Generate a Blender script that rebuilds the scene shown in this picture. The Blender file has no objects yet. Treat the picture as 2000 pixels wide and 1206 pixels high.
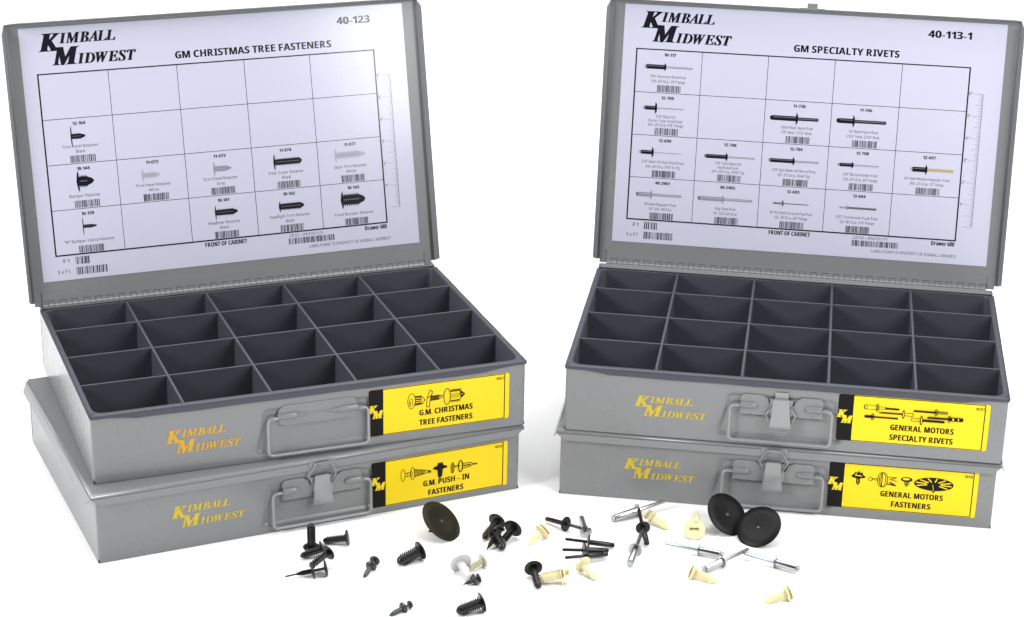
import bpy, math, random
from mathutils import Vector, Matrix, Quaternion
from mathutils.geometry import tessellate_polygon
K = 0.0254                      # everything below is written in inches and built in metres
R = math.radians
S = bpy.context.scene
COL = S.collection
random.seed(4)

# ------------------------------------------------------------------ camera
cam = bpy.data.cameras.new('camera')
cam.sensor_width = 36; cam.lens = 4184.17 / 2000 * 36
cam.shift_x = -(1043.94 - 1000) / 2000; cam.shift_y = (640.95 - 603) / 2000
cam.clip_start = .05; cam.clip_end = 60
co = bpy.data.objects.new('camera', cam); COL.objects.link(co)
P_ = .3862; ro = .0249
fw = Vector((0, math.cos(P_), -math.sin(P_))); rt = Vector((1, 0, 0)); up = rt.cross(fw)
rx = rt * math.cos(ro) + up * math.sin(ro); ux = up * math.cos(ro) - rt * math.sin(ro)
M = Matrix((rx, ux, -fw)).transposed().to_4x4(); M.translation = Vector((0, -80, 40.5414)) * K
co.matrix_world = M
S.camera = co
# ------------------------------------------------------------------ studio light
W = bpy.data.worlds.new('World'); S.world = W; W.use_nodes = True
bg = W.node_tree.nodes['Background']; bg.inputs[0].default_value = (1, 1, 1, 1); bg.inputs[1].default_value = .09
S.view_settings.view_transform = 'Standard'; S.view_settings.look = 'None'
S.view_settings.exposure = 0; S.view_settings.gamma = 1

def softbox(name, loc, aim, w, h, power, col=(1, 1, 1)):
    l = bpy.data.lights.new(name, 'AREA'); l.shape = 'RECTANGLE'; l.size = w * K; l.size_y = h * K
    l.energy = power; l.color = col
    o = bpy.data.objects.new(name, l); COL.objects.link(o); o.location = Vector(loc) * K
    d = (Vector(aim) - Vector(loc)); o.rotation_euler = d.to_track_quat('-Z', 'Y').to_euler()
    return o
softbox('softbox_left', (-84, -46, 58), (-2, 6, 4), 32, 32, 57)
softbox('softbox_right', (49, -35, 51), (-8, 13, 14), 36, 50, 28)
softbox('softbox_side_right', (98, -34, 62), (8, 6, 4), 36, 36, 8)
softbox('softbox_overhead', (0, 45, 112), (0, 42, 0), 190, 110, 185)

# ------------------------------------------------------------------ materials
def mat(name, col, rough=.5, metal=0, spec=.5, bump=None, mottle=None, coat=0, sss=0, trans=0):
    m = bpy.data.materials.new(name); m.use_nodes = True; nt = m.node_tree
    b = nt.nodes['Principled BSDF']
    b.inputs['Base Color'].default_value = (*col, 1); b.inputs['Roughness'].default_value = rough
    b.inputs['Metallic'].default_value = metal; b.inputs['Specular IOR Level'].default_value = spec
    if coat: b.inputs['Coat Weight'].default_value = coat; b.inputs['Coat Roughness'].default_value = .12
    if sss:
        b.inputs['Subsurface Weight'].default_value = sss; b.inputs['Subsurface Radius'].default_value = (.004, .003, .0015)
        b.inputs['Subsurface Scale'].default_value = .5
    tc = nt.nodes.new('ShaderNodeTexCoord')
    if bump:
        n = nt.nodes.new('ShaderNodeTexNoise'); n.inputs['Scale'].default_value = bump[0]; n.inputs['Detail'].default_value = 3
        nt.links.new(tc.outputs['Object'], n.inputs['Vector'])
        bp = nt.nodes.new('ShaderNodeBump'); bp.inputs['Strength'].default_value = bump[1]; bp.inputs['Distance'].default_value = bump[2]
        nt.links.new(n.outputs['Fac'], bp.inputs['Height']); nt.links.new(bp.outputs['Normal'], b.inputs['Normal'])
    if mottle:          # (scale, second colour, low, high)
        n = nt.nodes.new('ShaderNodeTexNoise'); n.inputs['Scale'].default_value = mottle[0]; n.inputs['Detail'].default_value = 5
        nt.links.new(tc.outputs['Object'], n.inputs['Vector'])
        r = nt.nodes.new('ShaderNodeMapRange'); r.inputs[1].default_value = mottle[2]; r.inputs[2].default_value = mottle[3]
        nt.links.new(n.outputs['Fac'], r.inputs[0])
        x = nt.nodes.new('ShaderNodeMix'); x.data_type = 'RGBA'
        x.inputs[6].default_value = (*col, 1); x.inputs[7].default_value = (*mottle[1], 1)
        nt.links.new(r.outputs[0], x.inputs[0]); nt.links.new(x.outputs[2], b.inputs['Base Color'])
    return m
M_ = dict(
    steel=mat('grey_enamel', (.200, .204, .208), .36, 0, .5, (150, .05, .0002), (9, (.180, .185, .190), .1, .9)),
    wire=mat('grey_enamel_wire', (.235, .24, .245), .16, 0, .8),
    gap=mat('painted_gap_shade', (.02, .02, .02), .8),  # near-black colour put in for the shade inside slots, notches, holes and joints
    tray=mat('charcoal_plastic', (.056, .060, .073), .45, 0, .22, (1500, .08, .0001)),
    rim=mat('charcoal_plastic_rim', (.054, .055, .071), .42, 0, .35, (300, .12, .0002)),
    paper=mat('laminated_paper', (.520, .524, .640), .15, 0, .80, (260, .16, .0004)),
    ink=mat('black_ink', (.008, .007, .014), .15, 0, .8, (260, .16, .0004)),
    inkg=mat('grey_ink', (.10, .10, .12), .17, 0, .6),
    pgrey=mat('picture_grey', (.12, .12, .14), .2), plight=mat('picture_light_grey', (.24, .24, .28), .2),
    pwhite=mat('picture_white', (.36, .36, .42), .2), pgold=mat('picture_brass', (.42, .33, .16), .2),
    yellow=mat('yellow_vinyl', (.82, .60, .0), .38, 0, .35), vblack=mat('black_vinyl', (.007, .006, .006), .45, 0, .12),
    paint=mat('yellow_stencil_paint', (.56, .42, .012), .5, 0, .4, None, (260, (.40, .33, .06), .45, .75)),
    paint2=mat('orange_stencil_paint', (.60, .33, .008), .5, 0, .4, None, (260, (.46, .30, .03), .45, .75)),
    black=mat('black_nylon', (.004, .004, .0045), .30, 0, .4, (700, .12, .0001)),
    disc=mat('matt_black_plastic', (.004, .004, .0045), .45, 0, .2),
    disco=mat('olive_black_plastic', (.010, .008, .003), .5, 0, .2),
    cream=mat('cream_nylon', (.64, .58, .34), .42, 0, .4, None, None, 0, .25),
    ivory=mat('ivory_nylon', (.46, .46, .34), .42, 0, .4, None, None, 0, .25),
    white=mat('white_nylon', (.50, .505, .51), .4, 0, .4, None, None, 0, .25),
    zinc=mat('polished_aluminium', (.42, .42, .43), .24, 1, .5), zincb=mat('zinc_plated_steel', (.33, .36, .38), .32, 1, .5),
    dark=mat('dark_grey_nylon', (.018, .018, .019), .28, 0, .6),
    glint=mat('painted_highlight', (.5, .5, .5), .1),  # highlight put into the colour of a small bead
    floor=mat('white_sweep', (.92, .92, .92), .9, 0, .1),
)

nt = M_['steel'].node_tree; b_ = nt.nodes['Principled BSDF']; tc_ = nt.nodes.new('ShaderNodeTexCoord')
n1 = nt.nodes.new('ShaderNodeTexNoise'); n1.inputs['Scale'].default_value = 14; n1.inputs['Detail'].default_value = 3
r1 = nt.nodes.new('ShaderNodeMapRange'); r1.inputs[1].default_value = .1; r1.inputs[2].default_value = .9; r1.inputs[3].default_value = .14; r1.inputs[4].default_value = .34
nt.links.new(tc_.outputs['Object'], n1.inputs['Vector']); nt.links.new(n1.outputs['Fac'], r1.inputs[0]); nt.links.new(r1.outputs[0], b_.inputs['Roughness'])
# ------------------------------------------------------------------ mesh helpers
class MB:
    def __init__(s): s.v = []; s.f = []; s.m = []; s.sm = []; s.T = Matrix()
    def add(s, vs, fs, mi=0, smooth=False):
        o = len(s.v); s.v += [s.T @ Vector(v) for v in vs]
        for f in fs: s.f.append([o + i for i in f]); s.m.append(mi); s.sm.append(smooth)
    def box(s, x0, x1, y0, y1, z0, z1, mi=0):
        s.add([(x, y, z) for z in (z0, z1) for y in (y0, y1) for x in (x0, x1)],
              [(0, 2, 3, 1), (4, 5, 7, 6), (0, 1, 5, 4), (2, 6, 7, 3), (0, 4, 6, 2), (1, 3, 7, 5)], mi)
    def prism(s, pts, h0, h1, mi=0, axis='z', smooth=False):
        # pts counter-clockwise in (a, b); extruded along axis
        f = {'z': lambda a, b, h: (a, b, h), 'y': lambda a, b, h: (a, h, b)}[axis]
        n = len(pts); vs = [f(a, b, h0) for a, b in pts] + [f(a, b, h1) for a, b in pts]
        lo, hi = list(range(n))[::-1], list(range(n, 2 * n))
        fs = [lo, hi] + [(i, (i + 1) % n, n + (i + 1) % n, n + i) for i in range(n)]
        if axis == 'y': fs = [list(q)[::-1] for q in fs]
        s.add(vs, fs[:2], mi); o = len(s.v) - 2 * n
        for q in fs[2:]: s.f.append([o + i for i in q]); s.m.append(mi); s.sm.append(smooth)
    def sheet(s, quad, t, mi=0):     # a plate: polygon in space plus thickness along its normal
        q = [Vector(a) for a in quad]; n = (q[1] - q[0]).cross(q[2] - q[1]).normalized() * t; k = len(q)
        vs = [a for a in q] + [a - n for a in q]
        s.add(vs, [list(range(k)), list(range(k, 2 * k))[::-1]] + [((i + 1) % k, i, k + i, k + (i + 1) % k) for i in range(k)], mi)
    def grid(s, f, nu, nv, closed=False, mi=0, smooth=True):
        vs = [f(i, j) for j in range(nv) for i in range(nu)]
        fs = []
        for j in range(nv - 1):
            for i in range(nu if closed else nu - 1):
                a = j * nu + i; b = j * nu + (i + 1) % nu
                fs.append((a, b, b + nu, a + nu))
        s.add(vs, fs, mi, smooth)
    def lathe(s, prof, n=28, mi=0, fn=None, smooth=True, sx=1, sy=1):
        # prof: (z, r) list ; fn(z, angle, r) -> r
        def g(i, j):
            z, r = prof[j]; a = 2 * math.pi * i / n
            if fn: r = fn(z, a, r)
            return (r * math.cos(a) * sx, r * math.sin(a) * sy, z)
        s.grid(g, n, len(prof), True, mi, smooth)
    def tube(s, pts, r, n=10, mi=0):
        pts = [Vector(p) for p in pts]; T = []
        for i in range(len(pts)):
            T.append((pts[min(i + 1, len(pts) - 1)] - pts[max(i - 1, 0)]).normalized())
        nrm = T[0].orthogonal().normalized(); fr = []
        for i, t in enumerate(T):
            nrm = (nrm - t * nrm.dot(t)).normalized(); fr.append((nrm.copy(), t.cross(nrm)))
        rr = [r] * len(pts)
        s.grid(lambda i, j: pts[j] + (fr[j][0] * math.cos(2 * math.pi * i / n) + fr[j][1] * math.sin(2 * math.pi * i / n)) * r, n, len(pts), True, mi)
        o = len(s.v) - n * len(pts)
        s.f.append([o + i for i in range(n)][::-1]); s.m.append(mi); s.sm.append(False)
        s.f.append([o + n * (len(pts) - 1) + i for i in range(n)]); s.m.append(mi); s.sm.append(False)
    def build(s, name, mats, parent=None, loc=(0, 0, 0), rot=(0, 0, 0), bevel=0):
        if not isinstance(mats, (list, tuple)): mats = [mats]
        me = bpy.data.meshes.new(name); me.from_pydata([v * K for v in s.v], [], s.f)
        for m in mats: me.materials.append(M_[m])
        me.polygons.foreach_set('material_index', s.m); me.polygons.foreach_set('use_smooth', s.sm); me.update()
        o = bpy.data.objects.new(name, me); COL.objects.link(o); o.parent = parent
        o.location = Vector(loc) * K; o.rotation_euler = rot
        if bevel:
            b = o.modifiers.new('bevel', 'BEVEL'); b.width = bevel * K; b.segments = 2; b.limit_method = 'ANGLE'; b.angle_limit = R(50)
        return o
def arc_path(pts, r, k=5):           # round the inner corners of an open path
    pts = [Vector(p) for p in pts]; out = [pts[0]]
    for a, b, c in zip(pts, pts[1:], pts[2:]):
        p = b + (a - b).normalized() * r; q = b + (c - b).normalized() * r
        for i in range(k + 1):
            t = i / k; out.append((1 - t) ** 2 * p + 2 * t * (1 - t) * b + t * t * q)
    out.append(pts[-1]); return out
def rounded(pts, rs, k=5):           # round the corners of a closed polygon (2D)
    n = len(pts); out = []
    if not isinstance(rs, (list, tuple)): rs = [rs] * n
    for i in range(n):
        a, b, c = Vector(pts[i - 1]), Vector(pts[i]), Vector(pts[(i + 1) % n]); r = rs[i]
        if r == 0: out.append(tuple(b)); continue
        p = b + (a - b).normalized() * r; q = b + (c - b).normalized() * r
        for j in range(k + 1):
            t = j / k; out.append(tuple((1 - t) ** 2 * p + 2 * t * (1 - t) * b + t * t * q))
    return out
def rect(x0, x1, y0, y1): return [(x0, y0), (x1, y0), (x1, y1), (x0, y1)]
def sstep(a, b, x):
    t = max(0, min(1, (x - a) / (b - a))); return t * t * (3 - 2 * t)
def empty(name, loc, rz=0, label=None, cat=None, group=None):
    o = bpy.data.objects.new(name, None); COL.objects.link(o); o.location = Vector(loc) * K; o.rotation_euler = (0, 0, rz)
    o.empty_display_size = .02
    if label: o['label'] = label; o['category'] = cat
    if group: o['group'] = group
    return o

# ------------------------------------------------------------------ print helpers (flat print on labels)
# lettering outlines as plain numbers: (style, character code, outline loops of x, y in 1/180 em)
# style 0 = bold sans, 1 = regular sans, 2 = bold italic serif
OUTLINES = [
(0,45,[[51,48,7,48,7,31,51,31]]),
(0,46,[[27,17,20,20,12,17,9,9,12,2,20,-2,27,2,30,9]]),
(0,48,[[71,126,51,130,37,129,25,123,17,113,11,100,8,84,6,64,9,37,17,16,31,3,51,-2,66,0,78,6,86,16,92,29,95,45,96,64,94,92,85,113],[51,109,60,106,65,97,68,84,69,64,68,45,65,31,60,23,51,20,43,23,37,31,34,45,33,64,34,84,37,97,43,106]]),
(0,49,[[74,129,52,129,11,96,24,79,39,91,48,100,48,94,47,87,47,0,74,0]]),
(0,50,[[64,129,53,130,42,130,33,128,25,125,13,117,7,112,22,94,29,100,36,104,43,107,51,108,57,107,62,104,65,99,66,92,66,86,64,80,60,75,55,68,48,61,39,51,7,19,7,0,97,0,97,23,41,23,41,24,58,40,77,59,84,68,89,76,92,85,93,96,92,105,88,113,82,120,74,126]]),
(0,51,[[67,128,49,130,36,129,25,127,15,123,7,118,20,99,25,102,31,105,38,108,47,108,55,107,61,104,64,100,65,94,65,89,63,85,60,81,55,79,47,77,27,77,27,56,36,56,47,55,55,54,61,51,65,48,67,44,67,39,66,31,61,25,53,21,41,20,33,20,24,22,15,25,7,28,7,5,24,0,44,-2,60,-1,73,3,83,9,90,17,94,27,96,37,94,49,88,58,78,64,64,67,64,68,75,72,84,78,90,88,92,100,89,113,80,122]]),
(0,52,[[84,129,59,129,3,46,3,27,58,27,58,0,84,0,84,27,100,27,100,48,84,48],[58,97,59,97,59,91,58,85,58,48,27,48,51,83,53,87,55,90,57,94]]),
(0,53,[[16,129,11,63,22,57,36,60,42,60,61,55,67,41,66,32,61,25,53,22,42,20,34,21,16,25,9,29,9,5,16,2,24,0,43,-2,66,1,82,10,91,24,95,43,93,55,89,64,83,72,75,78,65,81,54,82,44,82,38,80,40,105,86,105,86,129]]),
(0,54,[[71,130,56,129,43,126,33,121,25,114,18,106,14,97,10,87,8,76,6,55,8,37,13,23,20,12,30,4,41,0,53,-2,71,1,85,10,94,24,97,43,95,60,87,73,75,81,60,84,51,82,43,79,37,74,32,69,31,69,33,80,35,90,40,98,48,104,58,107,73,109,77,109,81,108,84,108,88,107,88,129,84,129,80,130],[48,62,53,63,61,61,66,57,70,51,71,42,69,32,66,25,60,21,53,20,47,21,42,24,38,28,35,33,33,45,34,49,36,53,39,57,43,60]]),
(0,55,[[97,129,5,129,5,106,68,106,20,0,48,0,97,111]]),
(0,56,[[62,129,51,130,41,129,31,127,23,122,16,116,12,109,10,99,12,89,16,80,23,73,31,67,21,61,14,54,8,45,6,33,9,18,18,7,32,0,51,-2,64,-1,75,3,84,8,91,15,95,23,96,33,96,41,93,48,88,54,83,59,76,64,69,68,79,73,86,80,91,89,93,99,91,109,87,116,80,122,72,127],[45,109,51,110,58,109,63,107,66,103,67,97,66,91,62,86,57,82,51,79,46,83,41,86,37,91,36,97,37,103,40,107],[43,52,50,56,53,55,65,46,68,43,71,39,71,34,70,28,66,22,60,19,51,18,43,19,36,23,33,28,32,34,33,41,37,47]]),
(0,57,[[62,128,50,130,31,127,18,118,9,104,6,85,8,68,16,55,27,47,42,45,53,46,60,49,66,54,70,60,71,60,70,48,67,39,62,31,55,25,44,21,30,19,26,20,22,20,18,21,15,21,15,-1,19,-1,23,-2,32,-2,47,-1,59,2,70,7,78,14,84,22,89,31,93,41,95,52,96,63,96,74,95,91,90,105,83,116,73,124],[43,107,50,108,56,107,61,104,65,100,67,95,69,89,69,79,67,75,64,71,60,68,55,66,50,66,42,67,36,71,33,77,32,86,33,96,37,103]]),
(0,65,[[45,129,0,0,29,0,39,31,86,31,95,0,124,0,79,129],[62,109,64,101,66,96,69,83,79,53,46,53,55,83,57,90,58,95,60,100]]),
(0,66,[[16,129,16,0,64,0,84,2,99,10,108,22,111,37,111,46,108,53,105,59,100,63,95,66,88,67,88,68,97,71,103,77,107,86,108,96,105,111,95,121,79,127,56,129],[43,106,58,106,68,105,75,103,79,99,80,92,79,86,76,81,69,79,59,78,43,78],[43,56,60,56,71,55,78,52,82,46,83,40,82,33,78,27,72,24,61,22,43,22]]),
(0,67,[[80,130,71,130,53,128,38,122,26,112,17,98,12,82,10,64,12,46,17,29,24,16,36,6,50,0,68,-2,87,0,95,2,104,5,104,28,95,25,86,23,79,21,71,21,56,24,46,32,40,46,39,64,41,82,47,96,57,105,71,108,78,107,85,105,92,102,100,99,108,121,99,125,90,128]]),
(0,68,[[16,129,16,0,53,0,82,4,104,16,118,37,123,66,121,85,115,100,105,112,92,121,75,127,57,129],[43,106,58,106,74,104,85,96,92,83,95,65,85,33,55,22,43,22]]),
(0,69,[[16,129,16,0,90,0,90,22,43,22,43,56,87,56,87,78,43,78,43,106,90,106,90,129]]),
(0,70,[[16,129,16,0,43,0,43,51,87,51,87,73,43,73,43,106,90,106,90,129]]),
(0,71,[[88,130,78,130,58,128,41,122,28,112,18,99,12,83,10,64,14,36,26,15,45,2,70,-2,95,0,106,3,116,6,116,72,65,72,65,50,89,50,89,23,82,21,72,21,61,22,53,26,46,33,42,42,39,52,39,64,40,76,43,87,49,96,57,102,66,106,77,108,86,107,93,106,100,103,107,101,116,122,107,126,98,128]]),
(0,72,[[43,129,16,129,16,0,43,0,43,55,94,55,94,0,122,0,122,129,94,129,94,78,43,78]]),
(0,73,[[64,129,6,129,6,113,21,106,21,23,6,15,6,0,64,0,64,15,49,23,49,106,64,113]]),
(0,76,[[43,129,16,129,16,0,96,0,96,22,43,22]]),
(0,77,[[16,129,16,0,41,0,41,60,40,67,40,90,39,96,39,101,40,101,71,0,96,0,129,101,129,83,128,75,128,0,154,0,154,129,116,129,84,30,53,129]]),
(0,78,[[16,129,16,0,41,0,41,60,40,70,40,88,39,97,40,97,96,0,130,0,130,129,106,129,106,41,107,32,106,32,51,129]]),
(0,79,[[91,128,72,130,53,128,37,122,25,112,17,99,12,83,10,65,12,46,17,30,25,16,37,6,53,0,72,-2,91,0,106,6,118,16,126,30,131,46,133,64,131,83,126,99,118,112,106,122],[57,105,72,108,87,105,97,96,102,83,104,64,102,46,97,33,87,24,72,21,57,24,47,33,41,46,39,64,41,83,47,96]]),
(0,80,[[16,129,16,0,43,0,43,46,55,46,72,47,85,52,94,59,100,67,104,78,105,88,102,105,94,118,79,126,57,129],[43,106,56,106,72,102,77,87,76,79,71,73,63,69,52,68,43,68]]),
(0,82,[[16,129,16,0,43,0,43,49,58,49,89,0,119,0,81,56,87,59,93,63,98,69,102,75,104,82,105,90,102,107,92,119,76,126,54,129],[43,106,52,106,63,105,71,102,76,97,77,89,76,82,72,76,64,73,52,71,43,71]]),
(0,83,[[63,130,53,130,35,128,21,121,13,109,10,94,10,86,13,79,16,73,25,64,31,60,36,58,40,55,50,51,58,46,64,41,65,34,64,29,61,25,55,22,47,21,37,22,27,24,18,28,8,31,8,6,25,0,45,-2,65,1,80,8,89,20,92,36,91,45,88,53,84,59,77,65,70,70,50,79,42,84,38,89,36,95,37,100,41,104,46,107,52,108,67,106,74,103,83,100,91,121,82,125,72,128]]),
(0,84,[[101,129,4,129,4,106,39,106,39,0,66,0,66,106,101,106]]),
(0,85,[[42,129,15,129,15,46,19,26,29,11,45,1,68,-2,84,0,97,4,108,12,115,21,119,33,121,45,121,129,94,129,94,50,92,37,88,28,80,23,68,21,57,23,49,28,44,36,42,50]]),
(0,86,[[28,129,0,129,44,0,73,0,117,129,89,129,65,52,63,45,62,39,60,34,59,28,59,24,58,28,57,34,55,39,54,45,52,52]]),
(0,89,[[30,129,0,129,43,49,43,0,70,0,70,50,112,129,83,129,56,76]]),
(0,97,[[72,98,54,100,44,100,34,98,25,95,17,91,26,73,32,76,46,80,60,80,65,77,68,72,69,66,69,61,51,61,32,58,19,52,10,43,8,29,10,16,16,6,26,0,38,-2,49,-1,57,2,64,6,71,13,77,0,95,0,95,66,93,81,85,92],[69,46,69,37,67,29,63,23,56,19,48,18,43,18,39,20,36,24,35,29,36,36,40,40,47,44]]),
(0,101,[[73,97,55,100,42,99,30,94,21,87,14,77,10,64,8,48,10,33,15,20,22,11,32,4,45,0,59,-2,78,0,86,2,93,5,93,26,85,22,77,20,60,18,50,20,42,25,37,32,35,42,99,42,99,55,96,74,87,88],[48,80,55,81,63,80,69,75,72,69,73,60,36,60,38,70,42,76]]),
(0,114,[[69,100,60,99,51,95,45,89,40,82,38,82,34,98,14,98,14,0,41,0,41,50,42,58,45,65,49,69,55,73,68,75,72,75,74,74,76,74,78,99,76,100]]),
(0,119,[[28,98,2,98,30,0,59,0,66,34,67,38,69,43,70,50,72,56,73,63,75,69,77,78,79,69,81,63,82,56,84,50,85,43,87,34,95,0,124,0,152,98,126,98,114,55,112,44,110,31,109,26,109,22,108,22,108,27,106,37,104,48,104,51,92,98,62,98,50,51,50,49,49,46,49,42,47,34,47,29,46,25,46,22,45,22,45,27,41,50,40,55]]),
(0,8211,[[92,51,-2,51,-2,40,92,40]]),
(1,34,[[55,129,39,129,39,108,43,83,51,83,55,108],[24,129,9,129,9,108,13,83,20,83,24,108]]),
(1,44,[[28,17,19,22,11,19,8,12,11,5,17,2,17,-9,11,-18,11,-21,26,-11,32,5]]),
(1,45,[[51,48,7,48,7,31,51,31]]),
(1,46,[[27,17,20,20,12,17,9,9,12,2,20,-2,27,2,30,9]]),
(1,47,[[49,124,37,124,1,-2,14,-2]]),
(1,48,[[70,126,51,130,37,129,27,123,19,113,13,100,10,84,9,64,11,37,19,16,32,3,51,-2,65,0,76,6,84,16,90,29,93,45,94,64,91,92,84,113],[39,114,51,117,64,114,72,104,77,87,78,64,77,41,72,25,64,15,51,12,39,15,31,25,26,41,25,64,26,87,31,104]]),
(1,49,[[64,129,51,129,16,102,24,91,38,102,41,105,44,107,49,112,49,102,48,97,48,0,64,0]]),
(1,50,[[66,128,50,130,38,129,27,126,18,121,10,115,19,105,26,110,33,114,41,116,50,117,59,115,66,111,71,105,72,95,71,87,69,79,65,72,59,64,42,47,9,13,9,0,94,0,94,14,29,14,29,15,55,42,65,51,73,60,79,69,84,77,87,86,88,96,86,110,78,121]]),
(1,51,[[67,128,49,130,37,129,26,126,16,122,9,117,17,106,31,114,39,116,49,117,59,116,66,112,71,106,73,97,70,87,64,80,54,75,40,73,28,73,28,60,40,60,55,58,67,54,74,47,76,37,74,26,68,18,58,13,44,12,35,12,17,16,8,20,8,5,16,2,25,0,43,-2,59,-1,71,3,81,9,87,17,91,26,93,37,91,48,85,57,76,64,62,67,62,68,73,71,82,78,87,87,89,98,86,111,79,121]]),
(1,52,[[64,129,4,43,4,29,65,29,65,0,81,0,81,29,99,29,99,43,81,43,81,129],[64,109,66,112,66,100,65,93,65,43,19,43,58,98,60,101]]),
(1,53,[[19,129,14,68,22,63,33,65,39,65,44,66,59,64,69,59,75,51,77,39,74,27,68,18,58,13,45,12,36,12,27,14,11,20,11,5,18,2,26,0,45,-2,65,1,80,10,90,23,93,41,90,57,81,69,67,76,50,79,43,79,33,77,30,77,33,114,84,114,84,129]]),
(1,54,[[69,130,52,129,39,124,29,116,21,106,16,95,12,82,10,55,11,37,16,23,23,12,32,4,42,0,54,-2,70,1,83,10,92,23,95,41,92,58,84,70,72,78,57,80,47,79,38,76,32,71,27,65,26,65,27,76,28,85,31,94,35,102,41,108,48,113,58,116,69,117,77,117,85,115,85,129,81,129,77,130],[54,68,65,66,73,61,77,52,79,41,77,28,72,19,64,13,53,12,45,13,38,16,33,22,29,29,27,37,26,44,27,50,29,56,34,61,39,65,46,67]]),
(1,55,[[94,129,8,129,8,114,77,114,24,0,42,0,94,116]]),
(1,56,[[67,128,51,130,41,129,32,127,24,122,18,116,14,109,13,100,15,89,20,80,27,73,35,67,29,64,22,59,17,54,13,48,10,41,9,33,12,18,20,7,34,0,52,-2,69,1,83,8,91,19,94,33,93,41,90,48,86,54,80,59,73,64,65,68,72,72,78,76,83,81,86,86,89,92,90,100,87,113,79,122],[51,118,61,116,68,113,73,107,74,99,73,90,68,84,61,79,52,74,40,80,35,84,32,88,29,93,28,99,30,107,35,113,42,116],[38,55,49,61,51,60,63,55,71,49,77,42,78,33,77,24,72,17,63,12,51,11,39,12,31,17,26,24,24,33,26,42,31,49]]),
(1,57,[[62,129,50,130,38,129,28,125,20,119,14,110,10,99,9,87,12,70,19,58,31,51,46,48,57,49,65,52,72,57,77,63,78,63,77,53,75,43,72,34,68,27,62,20,55,15,46,12,34,11,18,13,18,0,22,-1,26,-1,31,-2,35,-2,51,0,64,5,75,12,82,22,88,34,91,46,93,60,94,74,92,91,88,105,81,116,72,124],[40,115,50,117,58,116,65,112,71,106,75,99,77,92,78,84,77,78,74,73,70,68,64,64,57,61,49,60,38,62,31,68,26,76,25,87,26,100,32,110]]),
(1,65,[[65,129,50,129,0,0,16,0,32,40,83,40,98,0,115,0],[56,107,57,112,58,110,60,102,62,98,63,95,63,93,78,54,37,54,52,93,54,101]]),
(1,66,[[17,129,17,0,63,0,81,2,95,10,104,21,107,37,106,46,104,53,99,58,93,63,86,66,78,67,78,68,89,72,97,78,101,86,103,97,100,112,91,121,75,127,54,129],[34,115,55,115,69,114,79,110,84,104,86,95,85,86,80,79,71,75,57,74,34,74],[34,60,58,60,73,59,83,54,88,47,90,38,88,28,83,20,74,15,60,14,34,14]]),
(1,67,[[92,128,73,130,54,128,39,122,27,112,18,99,13,83,11,64,13,46,18,29,26,16,37,6,52,0,70,-2,80,-1,88,-1,96,1,103,3,103,17,96,15,81,13,72,12,53,16,39,26,31,43,28,64,31,86,40,102,54,113,73,116,81,116,95,112,102,109,108,123]]),
(1,68,[[17,129,17,0,53,0,81,4,103,16,116,37,120,66,118,85,113,100,103,112,91,121,75,127,57,129],[34,115,55,115,75,112,91,103,100,87,103,65,90,27,51,14,34,14]]),
(1,69,[[17,129,17,0,89,0,89,14,34,14,34,60,86,60,86,74,34,74,34,114,89,114,89,129]]),
(1,70,[[17,129,17,0,34,0,34,55,86,55,86,69,34,69,34,114,89,114,89,129]]),
(1,71,[[88,130,78,130,58,128,42,122,29,112,19,99,13,83,11,64,13,45,18,29,27,16,39,6,54,0,73,-2,97,0,107,2,118,5,118,68,73,68,73,53,102,53,102,15,91,13,84,12,76,12,61,14,48,19,39,27,33,37,29,50,28,64,31,86,41,102,56,113,77,116,86,116,94,114,103,112,110,109,116,123,107,126,98,128]]),
(1,72,[[34,129,17,129,17,0,34,0,34,60,100,60,100,0,116,0,116,129,100,129,100,74,34,74]]),
(1,73,[[54,129,7,129,7,119,22,116,22,13,7,9,7,0,54,0,54,9,39,13,39,116,54,119]]),
(1,75,[[34,129,17,129,17,0,34,0,34,50,47,61,92,0,111,0,59,73,109,129,91,129,56,90,50,84,45,77,39,71,34,65]]),
(1,76,[[34,129,17,129,17,0,90,0,90,14,34,14]]),
(1,77,[[17,129,17,0,32,0,32,106,31,113,32,113,74,0,87,0,130,112,131,112,131,106,130,98,130,0,146,0,146,129,122,129,82,23,81,23,41,129]]),
(1,78,[[17,129,17,0,32,0,32,91,31,100,31,107,32,107,100,0,119,0,119,129,104,129,104,43,105,37,105,22,36,129]]),
(1,79,[[88,128,71,131,52,128,37,122,26,112,17,99,13,83,11,65,13,46,17,30,26,16,37,6,52,0,70,-2,88,0,103,6,115,16,123,30,128,46,130,64,128,83,123,99,115,112,103,122],[52,113,71,116,89,113,102,103,110,86,112,64,110,43,102,26,89,16,70,12,51,16,38,26,31,43,28,64,31,86,38,103]]),
(1,80,[[17,129,17,0,34,0,34,50,48,50,66,51,79,56,89,62,95,71,99,80,100,91,97,107,88,119,73,126,51,129],[34,115,50,115,65,113,75,109,81,101,83,90,81,78,74,70,63,65,47,64,34,64]]),
(1,82,[[17,129,17,0,34,0,34,53,59,53,90,0,109,0,74,58,80,60,86,64,92,69,96,75,99,83,100,92,97,108,88,119,74,126,53,129],[34,114,52,114,66,113,75,109,81,102,83,91,81,81,76,73,66,68,53,67,34,67]]),
(1,83,[[62,130,52,130,40,129,31,126,22,122,16,115,12,107,11,98,13,84,19,74,30,66,44,59,54,55,62,52,68,48,71,44,73,39,74,33,72,24,67,18,58,14,45,12,35,13,25,15,16,17,9,20,9,4,16,2,24,0,44,-2,63,1,78,8,87,19,90,34,89,44,86,51,81,57,74,63,66,67,55,71,46,75,39,79,33,82,30,87,28,91,27,97,29,105,33,111,41,115,51,116,60,116,68,114,75,112,82,109,87,123,80,126]]),
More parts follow.
